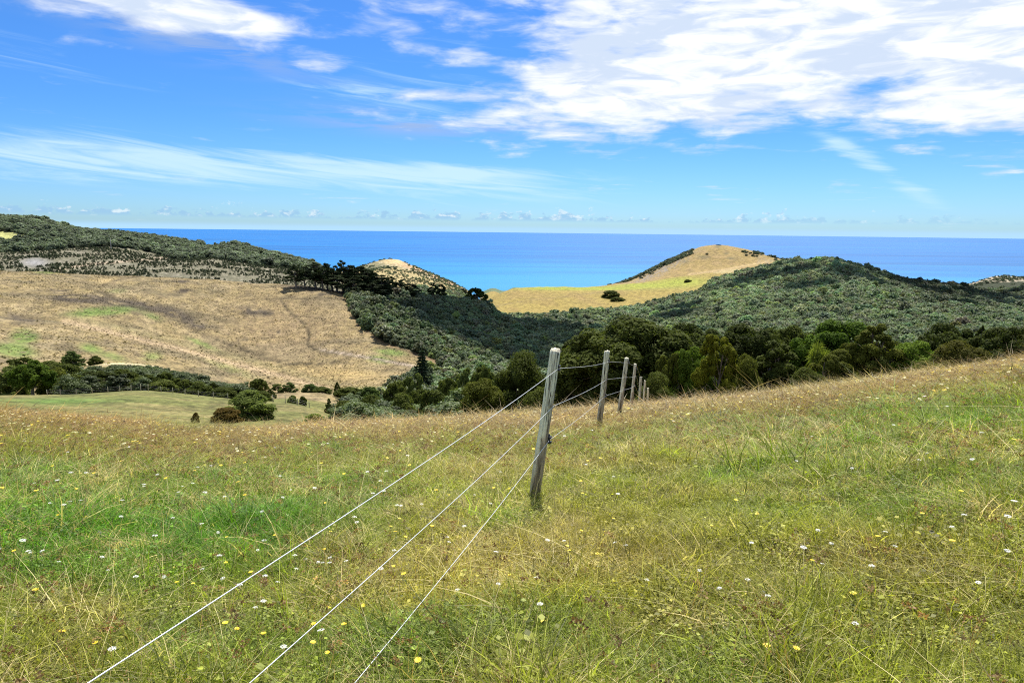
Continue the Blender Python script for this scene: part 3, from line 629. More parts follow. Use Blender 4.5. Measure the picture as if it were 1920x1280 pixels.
def make_cabbage(g):
    A = Acc(); T = Acc(); T.add(*tube([(0, 0, -1), (.1, 0, 4), (0, 0, 6.2)], [.24, .19, .16], 8))
    for (x, y, z) in [(0, 0, 8.2), (1.3, .3, 7.6), (-1.2, .5, 7.5), (.2, -1.1, 7.4)]:
        T.add(*tube([(0, 0, 6), (x*.6, y*.6, 6.8), (x, y, z)], [.15, .12, .10], 6)); m = 130
        D = unit(g.normal(size=(m, 3)) + np.array([0, 0, .35])); ln = g.uniform(1.2, 1.8, m)[:, None]; c = np.array([x, y, z])
        s = unit(np.cross(D, g.normal(size=(m, 3))))*.055; midp = c + D*ln*.55; tip = c + D*ln + np.array([0, 0, -.35])
        V = np.stack([c+s*.6+D*0, midp+s, tip, midp-s], 1).reshape(-1, 3); A.add(V, np.arange(4*m).reshape(m, 4), np.repeat(g.uniform(.3, 1, m), 4))
    return A.mesh('crown', MT['leaf']), T.mesh('trunk', MT['bark'], True)

TREE = {}
def tree_meshes(kind, variant, lod):
    key = (kind, variant, lod)
    if key not in TREE:
        g = np.random.default_rng(100+variant*13+len(kind)*7)
        if kind == 'norfolk': TREE[key] = make_norfolk(g)
        elif kind == 'cabbage': TREE[key] = make_cabbage(g)
        else:
            nl, sz = {0: (46000, .135), 1: (14000, .26), 2: (5000, .40)}[lod]
            if kind == 'pine': nl = int(nl*.8)
            me, L = make_crown(kind, g, nl, sz, mat=MT['needle'] if kind == 'pine' else MT['leaf'], core=(kind == 'shrub'), subs=14 if kind == 'shrub' else 9)
            TREE[key] = (me, make_trunk(kind, L, g))
    return TREE[key]
GREEN = dict(dark=(.70, .76, .58), black=(.50, .56, .46), mid=(1., 1.05, .85), bright=(1.15, 1.5, .7), olive=(1.02, 1.0, .62), yellow=(1.45, 1.35, .5), brown=(1.0, .85, .62), grey=(1.25, 1.35, 1.35), maroon=(1.0, .6, .5), blue=(.75, .95, .95), pale=(1.9, 2.0, 1.3))
def place_tree(kind, px, ytop, d, wpx, tone, label, group, name='tree', variant=None, cat='tree'):
    a, e = pix_ae([px], [ytop]); x, y = math.sin(a[0])*d, math.cos(a[0])*d
    g = float(ground(x, y)[0]); ztop = CAMZ + e[0]*d; H = max(ztop-g, 1.0); W = wpx/F*d*(1.22 if d < 82 and px > 940 else 1.05)
    lod = 0 if d < 85 else (1 if d < 300 else 2)
    if variant is None: variant = int(px) % 4
    cr, tr = tree_meshes(kind, variant, lod)
    wn = {'round': 8.2, 'cone': 7.4, 'loose': 7.0, 'shrub': 8.4, 'spread': 8.6, 'pine': 6.6, 'norfolk': 5.4, 'cabbage': 4.8}[kind]
    s = W/wn; hs = H/{'shrub': 9.0}.get(kind, 10.0)
    t = thing(name, label, cat, (x, y, g-.15), (px*1.7) % 6.28, group, (s, s, hs))
    c = GREEN[tone] if isinstance(tone, str) else tone
    v = 1 + .08*math.sin(px*3.1+ytop)
    o = link('crown', cr, t); o.color = (c[0]*v, c[1]*v, c[2]*v, 1)
    link('trunk', tr, t)
    return t

# ------------------------------------------------------------------ scatter by geometry nodes (uncountable ground cover only)
def scatter(name, label, cat, pts, rot, scl, idx, tint, sources):
    me = bpy.data.meshes.new(name); me.vertices.add(len(pts)); me.vertices.foreach_set('co', np.asarray(pts, np.float32).ravel())
    def attr(nm, ty, arr, key):
        a = me.attributes.new(nm, ty, 'POINT'); a.data.foreach_set(key, np.ascontiguousarray(arr).ravel())
    attr('rot', 'FLOAT_VECTOR', np.asarray(rot, np.float32), 'vector'); attr('scl', 'FLOAT_VECTOR', np.asarray(scl, np.float32), 'vector')
    attr('idx', 'INT', np.asarray(idx, np.int32), 'value')
    c = np.ones((len(pts), 4), np.float32); c[:, :3] = tint; attr('tint', 'FLOAT_COLOR', c, 'color')
    cl = bpy.data.collections.new(name + '_sources')
    for k, s in enumerate(sources):
        o = bpy.data.objects.new('%s_%02d' % (name, k), s); cl.objects.link(o)
    ng = bpy.data.node_groups.new(name, 'GeometryNodeTree')
    ng.interface.new_socket('Geometry', in_out='INPUT', socket_type='NodeSocketGeometry'); ng.interface.new_socket('Geometry', in_out='OUTPUT', socket_type='NodeSocketGeometry')
    gi = ng.nodes.new('NodeGroupInput'); go = ng.nodes.new('NodeGroupOutput'); ip = ng.nodes.new('GeometryNodeInstanceOnPoints')
    ci = ng.nodes.new('GeometryNodeCollectionInfo'); ci.inputs['Collection'].default_value = cl; ci.inputs['Separate Children'].default_value = True; ci.inputs['Reset Children'].default_value = True
    def na(nm, ty):
        n_ = ng.nodes.new('GeometryNodeInputNamedAttribute'); n_.data_type = ty; n_.inputs[0].default_value = nm; return n_.outputs[0]
    L = ng.links.new
    L(gi.outputs[0], ip.inputs['Points']); L(ci.outputs[0], ip.inputs['Instance']); ip.inputs['Pick Instance'].default_value = True
    L(na('idx', 'INT'), ip.inputs['Instance Index'])
    er = ng.nodes.new('FunctionNodeEulerToRotation'); L(na('rot', 'FLOAT_VECTOR'), er.inputs[0]); L(er.outputs[0], ip.inputs['Rotation'])
    L(na('scl', 'FLOAT_VECTOR'), ip.inputs['Scale']); L(ip.outputs[0], go.inputs[0])
    o = link(name, me, kind='stuff', label=label, category=cat)
    md = o.modifiers.new('scatter', 'NODES'); md.node_group = ng
    return o

def tuft(g, n, rad, h, w, lean=.5, seg=3, tall_var=.5):
    """n curved blades; returns mesh"""
    base = np.column_stack([g.normal(0, rad*.5, (n, 2)), np.full(n, -.01)]); a = g.uniform(0, 2*math.pi, n)
    d = np.column_stack([np.cos(a), np.sin(a), np.zeros(n)]); s = np.column_stack([-np.sin(a), np.cos(a), np.zeros(n)])
    # blades seen from every side: turn the width direction freely
    a2 = g.uniform(0, 2*math.pi, n); s = np.column_stack([np.cos(a2), np.sin(a2), np.zeros(n)])
    H = h*g.uniform(1-tall_var, 1+tall_var*.6, n); ln = lean*g.uniform(.2, 1.6, n)
    rows = []
    for k in range(seg+1):
        t = k/seg; c = base + d*(H*ln*t*t)[:, None] + np.array([0, 0, 1.])*(H*(t - .28*ln*t*t))[:, None]; ww = w*(1-t)**.7*.5
        if k < seg: rows.append(c - s*ww); rows.append(c + s*ww)
        else: rows.append(c)
    m = 2*seg+1; V = np.stack(rows, 1).reshape(-1, 3); b = (np.arange(n)*m)[:, None]
    q = np.concatenate([b + np.array([[2*k, 2*k+1, 2*k+3, 2*k+2]]) for k in range(seg-1)]); tr = b + np.array([[2*seg-2, 2*seg-1, 2*seg]])
    col = np.repeat(g.uniform(0, 1, n), m)
    return V, [q, tr], col
def tuft_mesh(name, *a, **k):
    V, Fc, c = tuft(*a, **k); return mesh_np(name, V, Fc, MT['grass'], np.repeat(c[:, None], 3, 1))
def seed_mesh(name, g, n, rad, h, w, headw, headh, nl=10, lean=.25):
    """dry stalks, each with a small seed head of scattered bits"""
    A = Acc()
    for i in range(n):
        V, Fc, c = tuft(g, 1, rad, h, w, lean, 3, .35); base = Acc()
        tip = V[-1]
        A.V.append(V); A.F += [f+A.n for f in Fc]; A.n += len(V); A.C.append(np.full((len(V), 3), g.uniform(.5, 1)))
        C = tip + g.normal(size=(nl, 3))*np.array([headw, headw, headh])*.5
        V2, F2 = leaves(C, g.normal(size=(nl, 3)), min(headw*.45, .007), g, 1.4); A.add(V2, F2, g.uniform(0, .6))
    return A.mesh(name, MT['grass'])
def umbel_mesh(name, g, r, mat_i):
    A = Acc(); A.add(*tube([(0, 0, -.02), (.01, 0, .12), (.0, .01, .25)], [.0016, .0014, .0012], 4)); st = A.mesh('stem', MT['stem']); B = Acc()
    m = 46; a = np.arange(m)*2.4; rr = np.sqrt((np.arange(m)+.5)/m)*r
    C = np.column_stack([rr*np.cos(a), rr*np.sin(a), .255 + r*.25*(1-(rr/r)**2) + g.normal(0, .002, m)])
    V, Fc = leaves(C, np.tile([0, 0, 1.6], (m, 1)), r*.26, g, 1.15); B.add(V, Fc)
    return B, st
def dandelion(g, r):
    B = Acc(); m = 26
    for ring, (k, R_) in enumerate(((16, r), (11, r*.65))):
        a = np.arange(k)*2*math.pi/k + ring*.2; d = np.column_stack([np.cos(a), np.sin(a), np.full(k, .18+.25*ring)]); s = np.column_stack([-np.sin(a), np.cos(a), np.zeros(k)])*R_*.16
        c = np.array([0, 0, .21]); V = np.stack([c+d*0+s*.4, c+d*R_*.7+s, c+d*R_, c+d*R_*.7-s], 1).reshape(-1, 3); B.add(V, np.arange(4*k).reshape(k, 4))
    return B

# ------------------------------------------------------------------ far woods
def subset(mask, n, dcell=None):
    """pick n random terrain-plane points inside a boolean function of (px,py,d)"""
def field_points(azr, dr, spacing, test, jit=.5, seed=1, grow=0.):
    g = np.random.default_rng(seed); out = []
    d = dr[0]
    while d < dr[1]:
        sp = spacing*(1+grow*(d-dr[0])/(dr[1]-dr[0])); n = max(1, int((azr[1]-azr[0])*d/sp))
        a = azr[0] + (np.arange(n)+g.uniform(-jit, jit, n)+.5)/n*(azr[1]-azr[0]); dd = d + g.uniform(-jit, jit, n)*sp
        out.append(np.column_stack([np.sin(a)*dd, np.cos(a)*dd])); d += sp
    P = np.concatenate(out); z = ground(P[:, 0], P[:, 1]); px, py = world_pix(P[:, 0], P[:, 1], z); dd = np.hypot(P[:, 0], P[:, 1])
    k = test(px, py, dd, P[:, 0], P[:, 1]); return np.column_stack([P[k], z[k]]), px[k], py[k], dd[k]
def visible(P, h, margin=3.):
    """keep only points whose top could be seen over the ground in front (plus a margin)"""
    x, y = P[:, 0], P[:, 1]; az = np.arctan2(x, y); d = np.hypot(x, y); e = (P[:, 2]+h+margin-CAMZ)/d
    E = np.maximum.accumulate(TZ/DD[None], axis=1)
    i = np.clip(np.searchsorted(AZ, az), 0, len(AZ)-1); j = np.clip(np.searchsorted(DD, d*.985)-1, 0, len(DD)-1)
    return e > E[i, j]

def build_woods():
    src = []
    for k, kind in enumerate(['round', 'round', 'shrub', 'loose', 'cone', 'round', 'shrub', 'spread']):
        g = np.random.default_rng(500+k); me, L = make_crown(kind, g, 900, .62, subs=6, name='wood_crown', mat=MT['forest'], core=kind in ('round', 'shrub')); src.append(me)
    fine = [make_crown(kind, np.random.default_rng(540+k), 5000, .24, name='scrub_crown', mat=MT['forest'], core=True)[0] for k, kind in enumerate(['round', 'shrub', 'loose', 'shrub'])]
    def scat(name, label, azr, dr, sp, test, hr, tintf, seed, grow=0., wr=.8, idxs=(0, 1, 2, 5, 6, 3, 7, 4), src=src):
        g = np.random.default_rng(seed)
        P, px, py, d = field_points(azr, dr, sp, test, seed=seed, grow=grow); v = visible(P, hr[1]); P, px, py, d = P[v], px[v], py[v], d[v]
        n = len(P); h = g.uniform(*hr, n)*(1+.7*(fbm(P[:, 0]/35, P[:, 1]/35, 3, 77)-.5))*np.where(g.random(n) < .06, 1.4, 1); w = h*g.uniform(.85, 1.25, n)*wr
        scl = np.column_stack([w/8.2*1.25, w/8.2*1.25, h/9.5]); P[:, 2] -= h*.16
        rot = np.column_stack([np.zeros(n), np.zeros(n), g.uniform(0, 6.28, n)])
        pr = np.array([.2, .2, .15, .15, .12, .08, .05, .05])[:len(idxs)]; idx = g.choice(idxs, n, p=pr/pr.sum())
        print(name, n)
        return scatter(name, label, 'woodland', P, rot, scl, idx, tintf(P, px, py, d, n, g), src)
    def t_main(P, px, py, d, n, g):
        c = np.array([.92, 1.02, .82])[None]*np.exp(np.clip(g.normal(0, .27, (n, 1)), -.6, .5))
        c = c*(1 + g.normal(0, .07, (n, 3)))*(.6+.8*fbm(P[:, 0]/75, P[:, 1]/75, 3, 99))[:, None]
        f = np.clip((d-500)/500, 0, 1)[:, None]; c = c*(1-f) + c*f*np.array([1.3, 1.28, 1.45])  # haze put into the tint: crowns lighter and bluer with distance
        yl = (g.random(n) < .05)[:, None]; c = np.where(yl, c*np.array([1.25, 1.2, .75]), c)
        dk = np.clip(ell(px, py, 1760, 545, 95, 30, 14)*1.4, 0, 1)[:, None]*.55; c = c*(1-dk)     # shade on the far shoulder, put into the crown tint
        dk2 = ((px > 1560) & (d > 1150))[:, None]*.35; c = c*(1-dk2)  # shaded right flank painted by darkening its crowns
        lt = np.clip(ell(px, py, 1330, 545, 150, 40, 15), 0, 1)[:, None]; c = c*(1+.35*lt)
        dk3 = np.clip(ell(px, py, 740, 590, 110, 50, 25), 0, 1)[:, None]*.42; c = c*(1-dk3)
        return c
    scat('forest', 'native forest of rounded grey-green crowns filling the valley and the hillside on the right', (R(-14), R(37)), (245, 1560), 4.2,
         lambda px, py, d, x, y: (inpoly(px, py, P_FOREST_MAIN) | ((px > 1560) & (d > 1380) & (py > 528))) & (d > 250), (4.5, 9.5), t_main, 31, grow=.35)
    scat('far_ridge_forest', 'dark forest covering the long ridge at the far left', (R(-38), R(-10)), (1085, 1640), 6.2,
         lambda px, py, d, x, y: inpoly(px, py, P_FOREST_LEFT) & ~inpoly(px, py, P_PALE), (4.5, 9.), lambda P, px, py, d, n, g: np.array([.95, 1.02, 1.02])[None]*np.exp(g.normal(0, .34, (n, 1))), 32, wr=.95)
    scat('valley_scrub', 'low scrub and young trees in the valley bottom beyond the fence', (R(-14), R(36)), (74, 250), 3.6,
         lambda px, py, d, x, y: ((px > 650) & (d > 62)) & ((px < 1040) | (d > 78)), (2.6, 5.5), lambda P, px, py, d, n, g: np.array([.52, .62, .30])[None]*np.exp(g.normal(0, .3, (n, 1))), 33, wr=1.1, idxs=(0, 1, 2, 3), src=fine)
    scat('gully_scrub', 'dark scrub filling the gully behind the green paddock', (R(-38), R(-15)), (176, 258), 3.2,
         lambda px, py, d, x, y: inpoly(px, py, P_GULLY) & ((d > 178)), (3.0, 5.5), lambda P, px, py, d, n, g: np.array([.50, .58, .30])[None]*np.exp(g.normal(0, .25, (n, 1))), 34, wr=1.1, idxs=(0, 1, 2, 3), src=fine)
    # replanted slope: young pines as dots
    def t_sap(P, px, py, d, n, g): return np.array([.40, .46, .34])[None]*np.exp(g.normal(0, .25, (n, 1)))
    scat('young_pines', 'rows of young pines dotting the felled slope', (R(-38), R(-11)), (800, 1180), 5.0,
         lambda px, py, d, x, y: inpoly(px, py, P_CUT) & (fbm(x/26, y/26, 3, 88) > .41) & (ell(px, py, 65, 492, 30, 9) < .4), (1.4, 3.2), t_sap, 35, wr=.75, idxs=(4, 3, 4, 0))
    scat('hillside_scrub', 'low grey scrub on the sunny seaward cone hill', (R(-13), R(-2)), (960, 1330), 6.5,
         lambda px, py, d, x, y: (px > 660) & (px < 885) & (fbm(x/25, y/25, 2, 89) > .36+.25*(py < 498)), (1.2, 3.0), lambda P, px, py, d, n, g: np.array([.75, .85, .6])[None]*np.exp(g.normal(0, .3, (n, 1))), 36, wr=1.3)
    scat('ridge_scrub', 'dark wind-shorn scrub on the seaward edge of the right hill', (R(6), R(24)), (1380, 1560), 5.5,
         lambda px, py, d, x, y: (py < 545) & (px > 1130) & (((py - (537-(px-1130)*.42)) < 11) & (px < 1300) | (ell(px, py, 1300, 533, 35, 10) > .5) & (fbm(x/20, y/20, 2, 5) > .5) | (px > 1180) & (px < 1500) & (fbm(x/16, y/16, 3, 6) > .70) & (py > 472)), (2.5, 5), lambda P, px, py, d, n, g: np.array([.5, .6, .45])[None]*np.exp(g.normal(0, .25, (n, 1))), 37, wr=1.2)
    scat('far_scrub', 'scattered scrub on the dry hill at the far right', (R(27), R(38)), (1600, 1950), 9.,
         lambda px, py, d, x, y: (px > 1780) & (fbm(x/30, y/30, 2, 8) > .5), (2., 4), lambda P, px, py, d, n, g: np.array([.5, .6, .5])[None]*np.exp(g.normal(0, .25, (n, 1))), 38, wr=1.2)
    # rush clumps and tussocks on the brown hillside
    g = np.random.default_rng(61); ts = [tuft_mesh('tussock', np.random.default_rng(900+k), 60, .5, .8, .10, .7) for k in range(3)]
    P, px, py, d = field_points((R(-37), R(-4)), (290, 760), 2.3, lambda px, py, d, x, y: inpoly(px, py, P_HEAD) & (fbm(x/18, y/18, 3, 91) > .36), seed=62)
    v = visible(P, 1., 1.); P, px, py, d = P[v], px[v], py[v], d[v]; n = len(P); s = g.uniform(.2, .62, n)*np.where(g.random(n) < .05, 1.8, 1)
    dark = (g.random(n) < .25+.6*(fbm(P[:, 0]/22, P[:, 1]/22, 3, 93) > .53))[:, None]; ia = np.clip(np.searchsorted(AZ, np.arctan2(P[:, 0], P[:, 1])), 0, len(AZ)-1); jd = np.clip(np.searchsorted(DD, d), 0, len(DD)-1)
    under = TCOL.reshape(len(AZ), len(DD), 3)[ia, jd]; tint = under*np.where(dark, .55, 1.35)*np.exp(g.normal(0, .25, (n, 1)))
    gr = (ell(px, py, 195, 583, 60, 9) + ell(px, py, 735, 660, 30, 9) + ell(px, py, 712, 674, 25, 8) > .4)[:, None]; tint = np.where(gr, np.array([.07, .12, .03]), tint)
    print('tussocks', n)
    scatter('tussocks', 'dry tussocks and rush clumps over the brown hillside', 'tussock grass', P, np.column_stack([np.zeros(n), np.zeros(n), g.uniform(0, 6.28, n)]), np.column_stack([s*1.2, s*1.2, s*.85]), g.integers(0, 3, n), tint, ts)
build_woods()
build_shade_clouds()

# ------------------------------------------------------------------ single trees
G1 = 'trees along the far edge of the paddock'; G2 = 'trees and shrubs in the valley below the fence'; G3 = 'trees in the gully on the left'; G4 = 'pines on the hill shoulder'; G5 = 'bushes on the green paddock'
TREES = [
 ('round', 1185, 590, 66, 235, 'dark', 'massive dark evergreen with the broadest crown, directly behind the far fence posts', G1),
 ('round', 1100, 622, 74, 120, 'dark', 'dark evergreen crown swelling out just right of the nearest fence post', G1),
 ('shrub', 975, 676, 78, 120, 'dark', 'black-green dome left of the nearest fence post', G1),
 ('shrub', 910, 716, 76, 110, 'olive', 'low olive-green thicket left of the black-green dome', G1),
 ('shrub', 1075, 700, 66, 90, 'mid', 'low green bush showing between the first two fence posts', G1),
 ('round', 1297, 646, 58, 80, 'bright', 'small bright green round tree beside the massive dark evergreen', G1),
 ('round', 1315, 606, 74, 150, 'black', 'dark spreading tree rising behind the bright green round tree', G1),
 ('loose', 1350, 622, 54, 78, 'yellow', 'yellow-olive pointed tree with pale bare branches showing in its crown', G1),
 ('round', 1405, 606, 74, 150, 'black', 'tall dark tree behind and right of the yellow-olive pointed tree', G1),
 ('shrub', 1402, 668, 54, 60, 'olive', 'small upright olive shrub at the foot of the yellow-olive tree', G1),
 ('cone', 1458, 630, 58, 140, 'dark', 'bushy brownish-green tree reaching to the grass, right of the small olive shrub', G1),
 ('round', 1478, 604, 76, 110, 'dark', 'dark crown just left of the green domed tree', G1),
 ('round', 1572, 596, 74, 130, (.8, 1.15, .55), 'mid-green dome-shaped tree behind the cabbage tree', G1),
 ('loose', 1555, 655, 57, 75, 'olive', 'thin olive tree in front of the cabbage tree', G1),
 ('loose', 1598, 636, 60, 70, 'olive', 'light olive pointed tree right of the cabbage tree', G1),
 ('shrub', 1520, 690, 55, 70, 'mid', 'low green bush below the cabbage tree', G1),
 ('cone', 1648, 598, 60, 130, 'olive', 'big brown-green cone-shaped tree, the tallest right of the cabbage tree', G1),
 ('shrub', 1722, 645, 60, 95, 'bright', 'bright green bush right of the big cone-shaped tree', G1),
 ('shrub', 1745, 680, 54, 80, 'olive', 'low olive bush on the grass edge below the bright green bush', G1),
 ('round', 1795, 606, 68, 110, 'black', 'near-black tree with a ragged top towards the right edge', G1),
 ('cone', 1843, 600, 66, 40, 'black', 'narrow black spire at the right shoulder of the ragged dark tree', G1),
 ('shrub', 1812, 640, 56, 90, 'brown', 'rounded brown-olive shrub in front of the ragged dark tree', G1),
 ('shrub', 1768, 662, 56, 45, 'mid', 'small green shrub left of the brown-olive shrub', G1),
 ('round', 1893, 610, 64, 110, 'black', 'dark round tree at the right edge of the picture', G1),
 ('round', 1950, 600, 62, 90, 'black', 'dark tree cut by the right edge of the picture', G1),
 ('shrub', 1235, 706, 50, 70, 'mid', 'low ferny green bush beside the farthest fence posts', G1),
 ('loose', 1255, 660, 58, 50, 'olive', 'thin olive sapling left of the bright green round tree', G1),
 ('round', 1240, 612, 76, 110, 'black', 'dark crown at the right shoulder of the massive dark evergreen', G1),
 ('round', 1535, 612, 78, 90, 'black', 'dark crown filling the gap behind the cabbage tree and the brownish-green bushy tree', G1),
 ('round', 1690, 632, 72, 90, 'dark', 'dark crown filling the gap right of the big cone-shaped tree', G1),
 ('shrub', 1590, 690, 58, 80, 'dark', 'dark low bush at the left foot of the big cone-shaped tree', G1),
 ('shrub', 1310, 700, 60, 100, 'black', 'black shade-filled thicket under the bright green round tree', G1),
 ('shrub', 1145, 708, 62, 110, 'dark', 'dark thicket at the foot of the massive evergreen behind the second post', G1),
 ('shrub', 1015, 735, 64, 90, 'mid', 'low green bush behind the nearest fence post', G1),
 ('shrub', 1450, 690, 62, 110, 'black', 'dark undergrowth between the small olive shrub and the cabbage tree', G1),
 # valley centre
 ('norfolk', 791, 655, 330, 48, 'blue', 'tall layered conifer standing alone against the brown slope', G2),
 ('round', 655, 724, 255, 52, 'dark', 'dark round tree where the brown slope meets the gully', G2),
 ('round', 690, 722, 250, 46, 'blue', 'bluish-green round tree right of the dark one below the brown slope', G2),
 ('cone', 632, 714, 262, 18, 'dark', 'small dark pointed tree below the brown slope', G2),
 ('round', 745, 712, 250, 52, 'mid', 'green round tree just left below the layered conifer', G2),
 ('loose', 775, 700, 230, 44, 'grey', 'grey-green tree at the foot of the layered conifer', G2),
 ('round', 790, 726, 190, 60, 'dark', 'dark green tree in the middle of the valley thicket', G2),
 ('round', 838, 704, 215, 50, 'mid', 'olive-green tree right of the layered conifer', G2),
 ('loose', 868, 690, 240, 40, 'grey', 'pale grey-green tree on the valley side', G2),
 ('round', 903, 682, 200, 60, 'mid', 'broad green tree left of the nearest fence post, low in the valley', G2),
 ('round', 880, 722, 120, 44, 'pale', 'small yellow-green tree in the valley thicket', G2),
 ('shrub', 700, 742, 130, 60, 'dark', 'dark bush just above the paddock edge at the left end of the thicket', G2),
 ('shrub', 645, 752, 128, 46, 'mid', 'small green bush at the left end of the thicket', G2),
 ('shrub', 755, 744, 105, 66, 'mid', 'green bush above the paddock edge below the layered conifer', G2),
 ('shrub', 815, 738, 98, 80, 'dark', 'dark green bush above the paddock edge, middle of the thicket', G2),
 ('shrub', 868, 742, 88, 76, 'olive', 'yellow-olive bush above the paddock edge, left of the fence wires', G2),
 ('round', 722, 560, 640, 44, 'mid', 'light green tree at the foot of the pines', G2),
 ('round', 667, 552, 640, 34, 'mid', 'green tree at the left foot of the pines on the forest edge', G2),
 # left gully
 ('round', 55, 676, 196, 62, (.8, 1.1, .5), 'bright-topped dense round tree, largest at the left gully edge', G3),
 ('shrub', 15, 692, 205, 56, 'grey', 'grey-green shrub at the left edge of the picture', G3),
 ('loose', 40, 668, 250, 56, 'dark', 'dark bush cluster behind the dense round tree', G3),
 ('shrub', 92, 676, 250, 56, 'mid', 'green tree behind and right of the dense round tree', G3),
 ('shrub', 135, 660, 300, 34, 'blue', 'small round blue-green tree on the bare hillock', G3),
 ('shrub', 178, 667, 296, 22, 'dark', 'smaller dark tree right of the round blue-green tree on the hillock', G3),
 ('shrub', 100, 690, 200, 50, 'olive', 'olive bush between the dense round tree and the spreading tree', G3),
 ('shrub', 133, 704, 188, 52, 'mid', 'rounded green bush left of the spreading tree', G3),
 ('spread', 186, 691, 186, 84, 'black', 'dark spreading tree with a bare trunk showing at the paddock fence', G3),
 ('round', 120, 680, 240, 50, 'dark', 'dark tree behind the rounded green bush', G3),
 ('spread', 230, 688, 218, 60, 'dark', 'wind-swept dark tree right of the spreading tree', G3),
 ('spread', 268, 699, 206, 60, 'dark', 'low dark tree in the middle of the gully row', G3),
 ('spread', 306, 692, 205, 44, 'dark', 'taller dark tree in the gully row above the paddock', G3),
 ('shrub', 300, 712, 176, 50, 'mid', 'green bush in front of the taller dark gully tree', G3),
 ('spread', 340, 706, 196, 50, 'dark', 'flat-topped dark tree towards the right of the gully row', G3),
 ('shrub', 375, 718, 178, 54, 'dark', 'dark bush sloping down at the right of the gully row', G3),
 ('spread', 398, 713, 215, 26, 'black', 'small dark tree poking above the gully row', G3),
 ('shrub', 420, 725, 172, 50, 'dark', 'last dark bush at the right end of the gully row', G3),
 ('round', 484, 709, 300, 32, 'dark', 'lone round-headed tree with a short trunk against the tan slope', G3),
 ('loose', 520, 718, 285, 26, 'grey', 'pale grey-green small tree right of the lone round-headed tree', G3),
 ('loose', 540, 717, 285, 28, 'blue', 'blue-green small tree right of the pale small tree', G3),
 ('cone', 506, 727, 235, 22, 'dark', 'dark upright shrub below the small pale tree', G3),
 ('shrub', 488, 733, 215, 40, 'dark', 'dark shrub behind the grey bush', G3),
 ('shrub', 580, 719, 275, 28, 'blue', 'blue-green bush on the left of the distant bush row', G3),
 ('shrub', 604, 725, 270, 34, 'dark', 'dark bush in the middle of the distant bush row', G3),
 ('shrub', 548, 741, 205, 20, 'grey', 'small grey bush on the pale hillock edge', G3),
 ('shrub', 568, 742, 205, 16, 'dark', 'little dark bush right of the small grey bush', G3),
 ('cone', 616, 744, 190, 18, 'blue', 'small pointed blue-green tree at the right end of the green paddock', G3),
 # green paddock
 ('shrub', 466, 733, 106, 82, (1.35, 1.5, 1.3), 'large grey-green bush standing on the green paddock', G5),
 ('shrub', 424, 762, 102, 52, 'maroon', 'dark reddish shrub at the left foot of the large grey-green bush', G5),
 ('shrub', 366, 772, 100, 15, 'maroon', 'tiny brown shrub alone on the green paddock', G5),
 ('shrub', 590, 774, 100, 42, 'bright', 'low green bush on the paddock edge right of the large bush', G5),
 # open hill
 ('shrub', 1145, 545, 1085, 34, 'dark', 'dark clump of trees in the fold of the golden hill', 'trees on the golden hill'),
 ('shrub', 1158, 557, 1050, 28, 'dark', 'lower dark clump of trees in the fold of the golden hill', 'trees on the golden hill'),
 ('shrub', 1347, 460, 1490, 10, 'dark', 'small dark bush on the very top of the golden hill', 'trees on the golden hill'),
 ('shrub', 1297, 470, 1490, 7, 'dark', 'tiny dark bush on the left skyline of the golden hill', 'trees on the golden hill'),
 ('shrub', 1290, 524, 1190, 14, 'dark', 'small dark bush on the green saddle right of the fold', 'trees on the golden hill'),
]
PINES = [(553, 497, 646, 26, 'leftmost pine of the row, feathery and standing a little apart'), (570, 503, 650, 24, 'slim pine second from the left end of the row'), (588, 491, 655, 32, 'tall pine with a thin open crown left of centre'), (604, 500, 652, 28, 'shorter pine between two tall ones near the left'), (612, 492, 660, 26, 'pale-topped pine behind the left group'),
 (622, 505, 655, 30, 'short broad pine with gaps beneath it'), (640, 487, 662, 24, 'pine with the highest small tuft above the row'), (655, 496, 660, 36, 'dense pine at the centre of the row'), (672, 498, 660, 36, 'dense pine right of the centre, flat on top'), (688, 503, 655, 40, 'broad dark pine on the right shoulder of the row'), (704, 510, 652, 38, 'dark pine sloping down the right shoulder'),
 (718, 520, 648, 36, 'low dark pine below the right shoulder'), (632, 515, 645, 40, 'low dark pine in front of the centre'), (664, 520, 642, 40, 'low dark pine in front, right of centre'), (700, 530, 640, 44, 'very dark pine in front of the right shoulder'), (732, 517, 690, 18, 'narrow pine right of the dense row'), (750, 523, 690, 24, 'small round pine on the ridge'), (770, 531, 690, 26, 'rightmost low pine of the row'), (812, 530, 720, 16, 'left one of two small pines on the ridge line'), (827, 532, 720, 18, 'right one of two small pines on the ridge line')]
def build_trees():
    for (k, px, yt, d, w, tone, lab, grp) in TREES:
        nm = {'shrub': 'shrub', 'norfolk': 'conifer', 'cone': 'conical_tree'}.get(k, 'broadleaf_tree')
        place_tree(k, px, yt, d, w, tone, lab, grp, nm, cat='shrub' if k == 'shrub' else 'tree')
    place_tree('cabbage', 1536, 622, 62, 38, 'pale', 'cabbage tree with spiky pale green tufts on a thin trunk', G1, 'cabbage_tree')
    place_tree('spread', 893, 537, 735, 42, 'black', 'lone wide-crowned tree on the ridge against the sea', 'trees on the ridge', 'broadleaf_tree')
    for i, (px, yt, d, w, lab) in enumerate(PINES):
        place_tree('pine', px, yt, d, w*1.5, 'black' if i % 3 else 'dark', lab, G4, 'pine_tree', variant=i % 4)
build_trees()

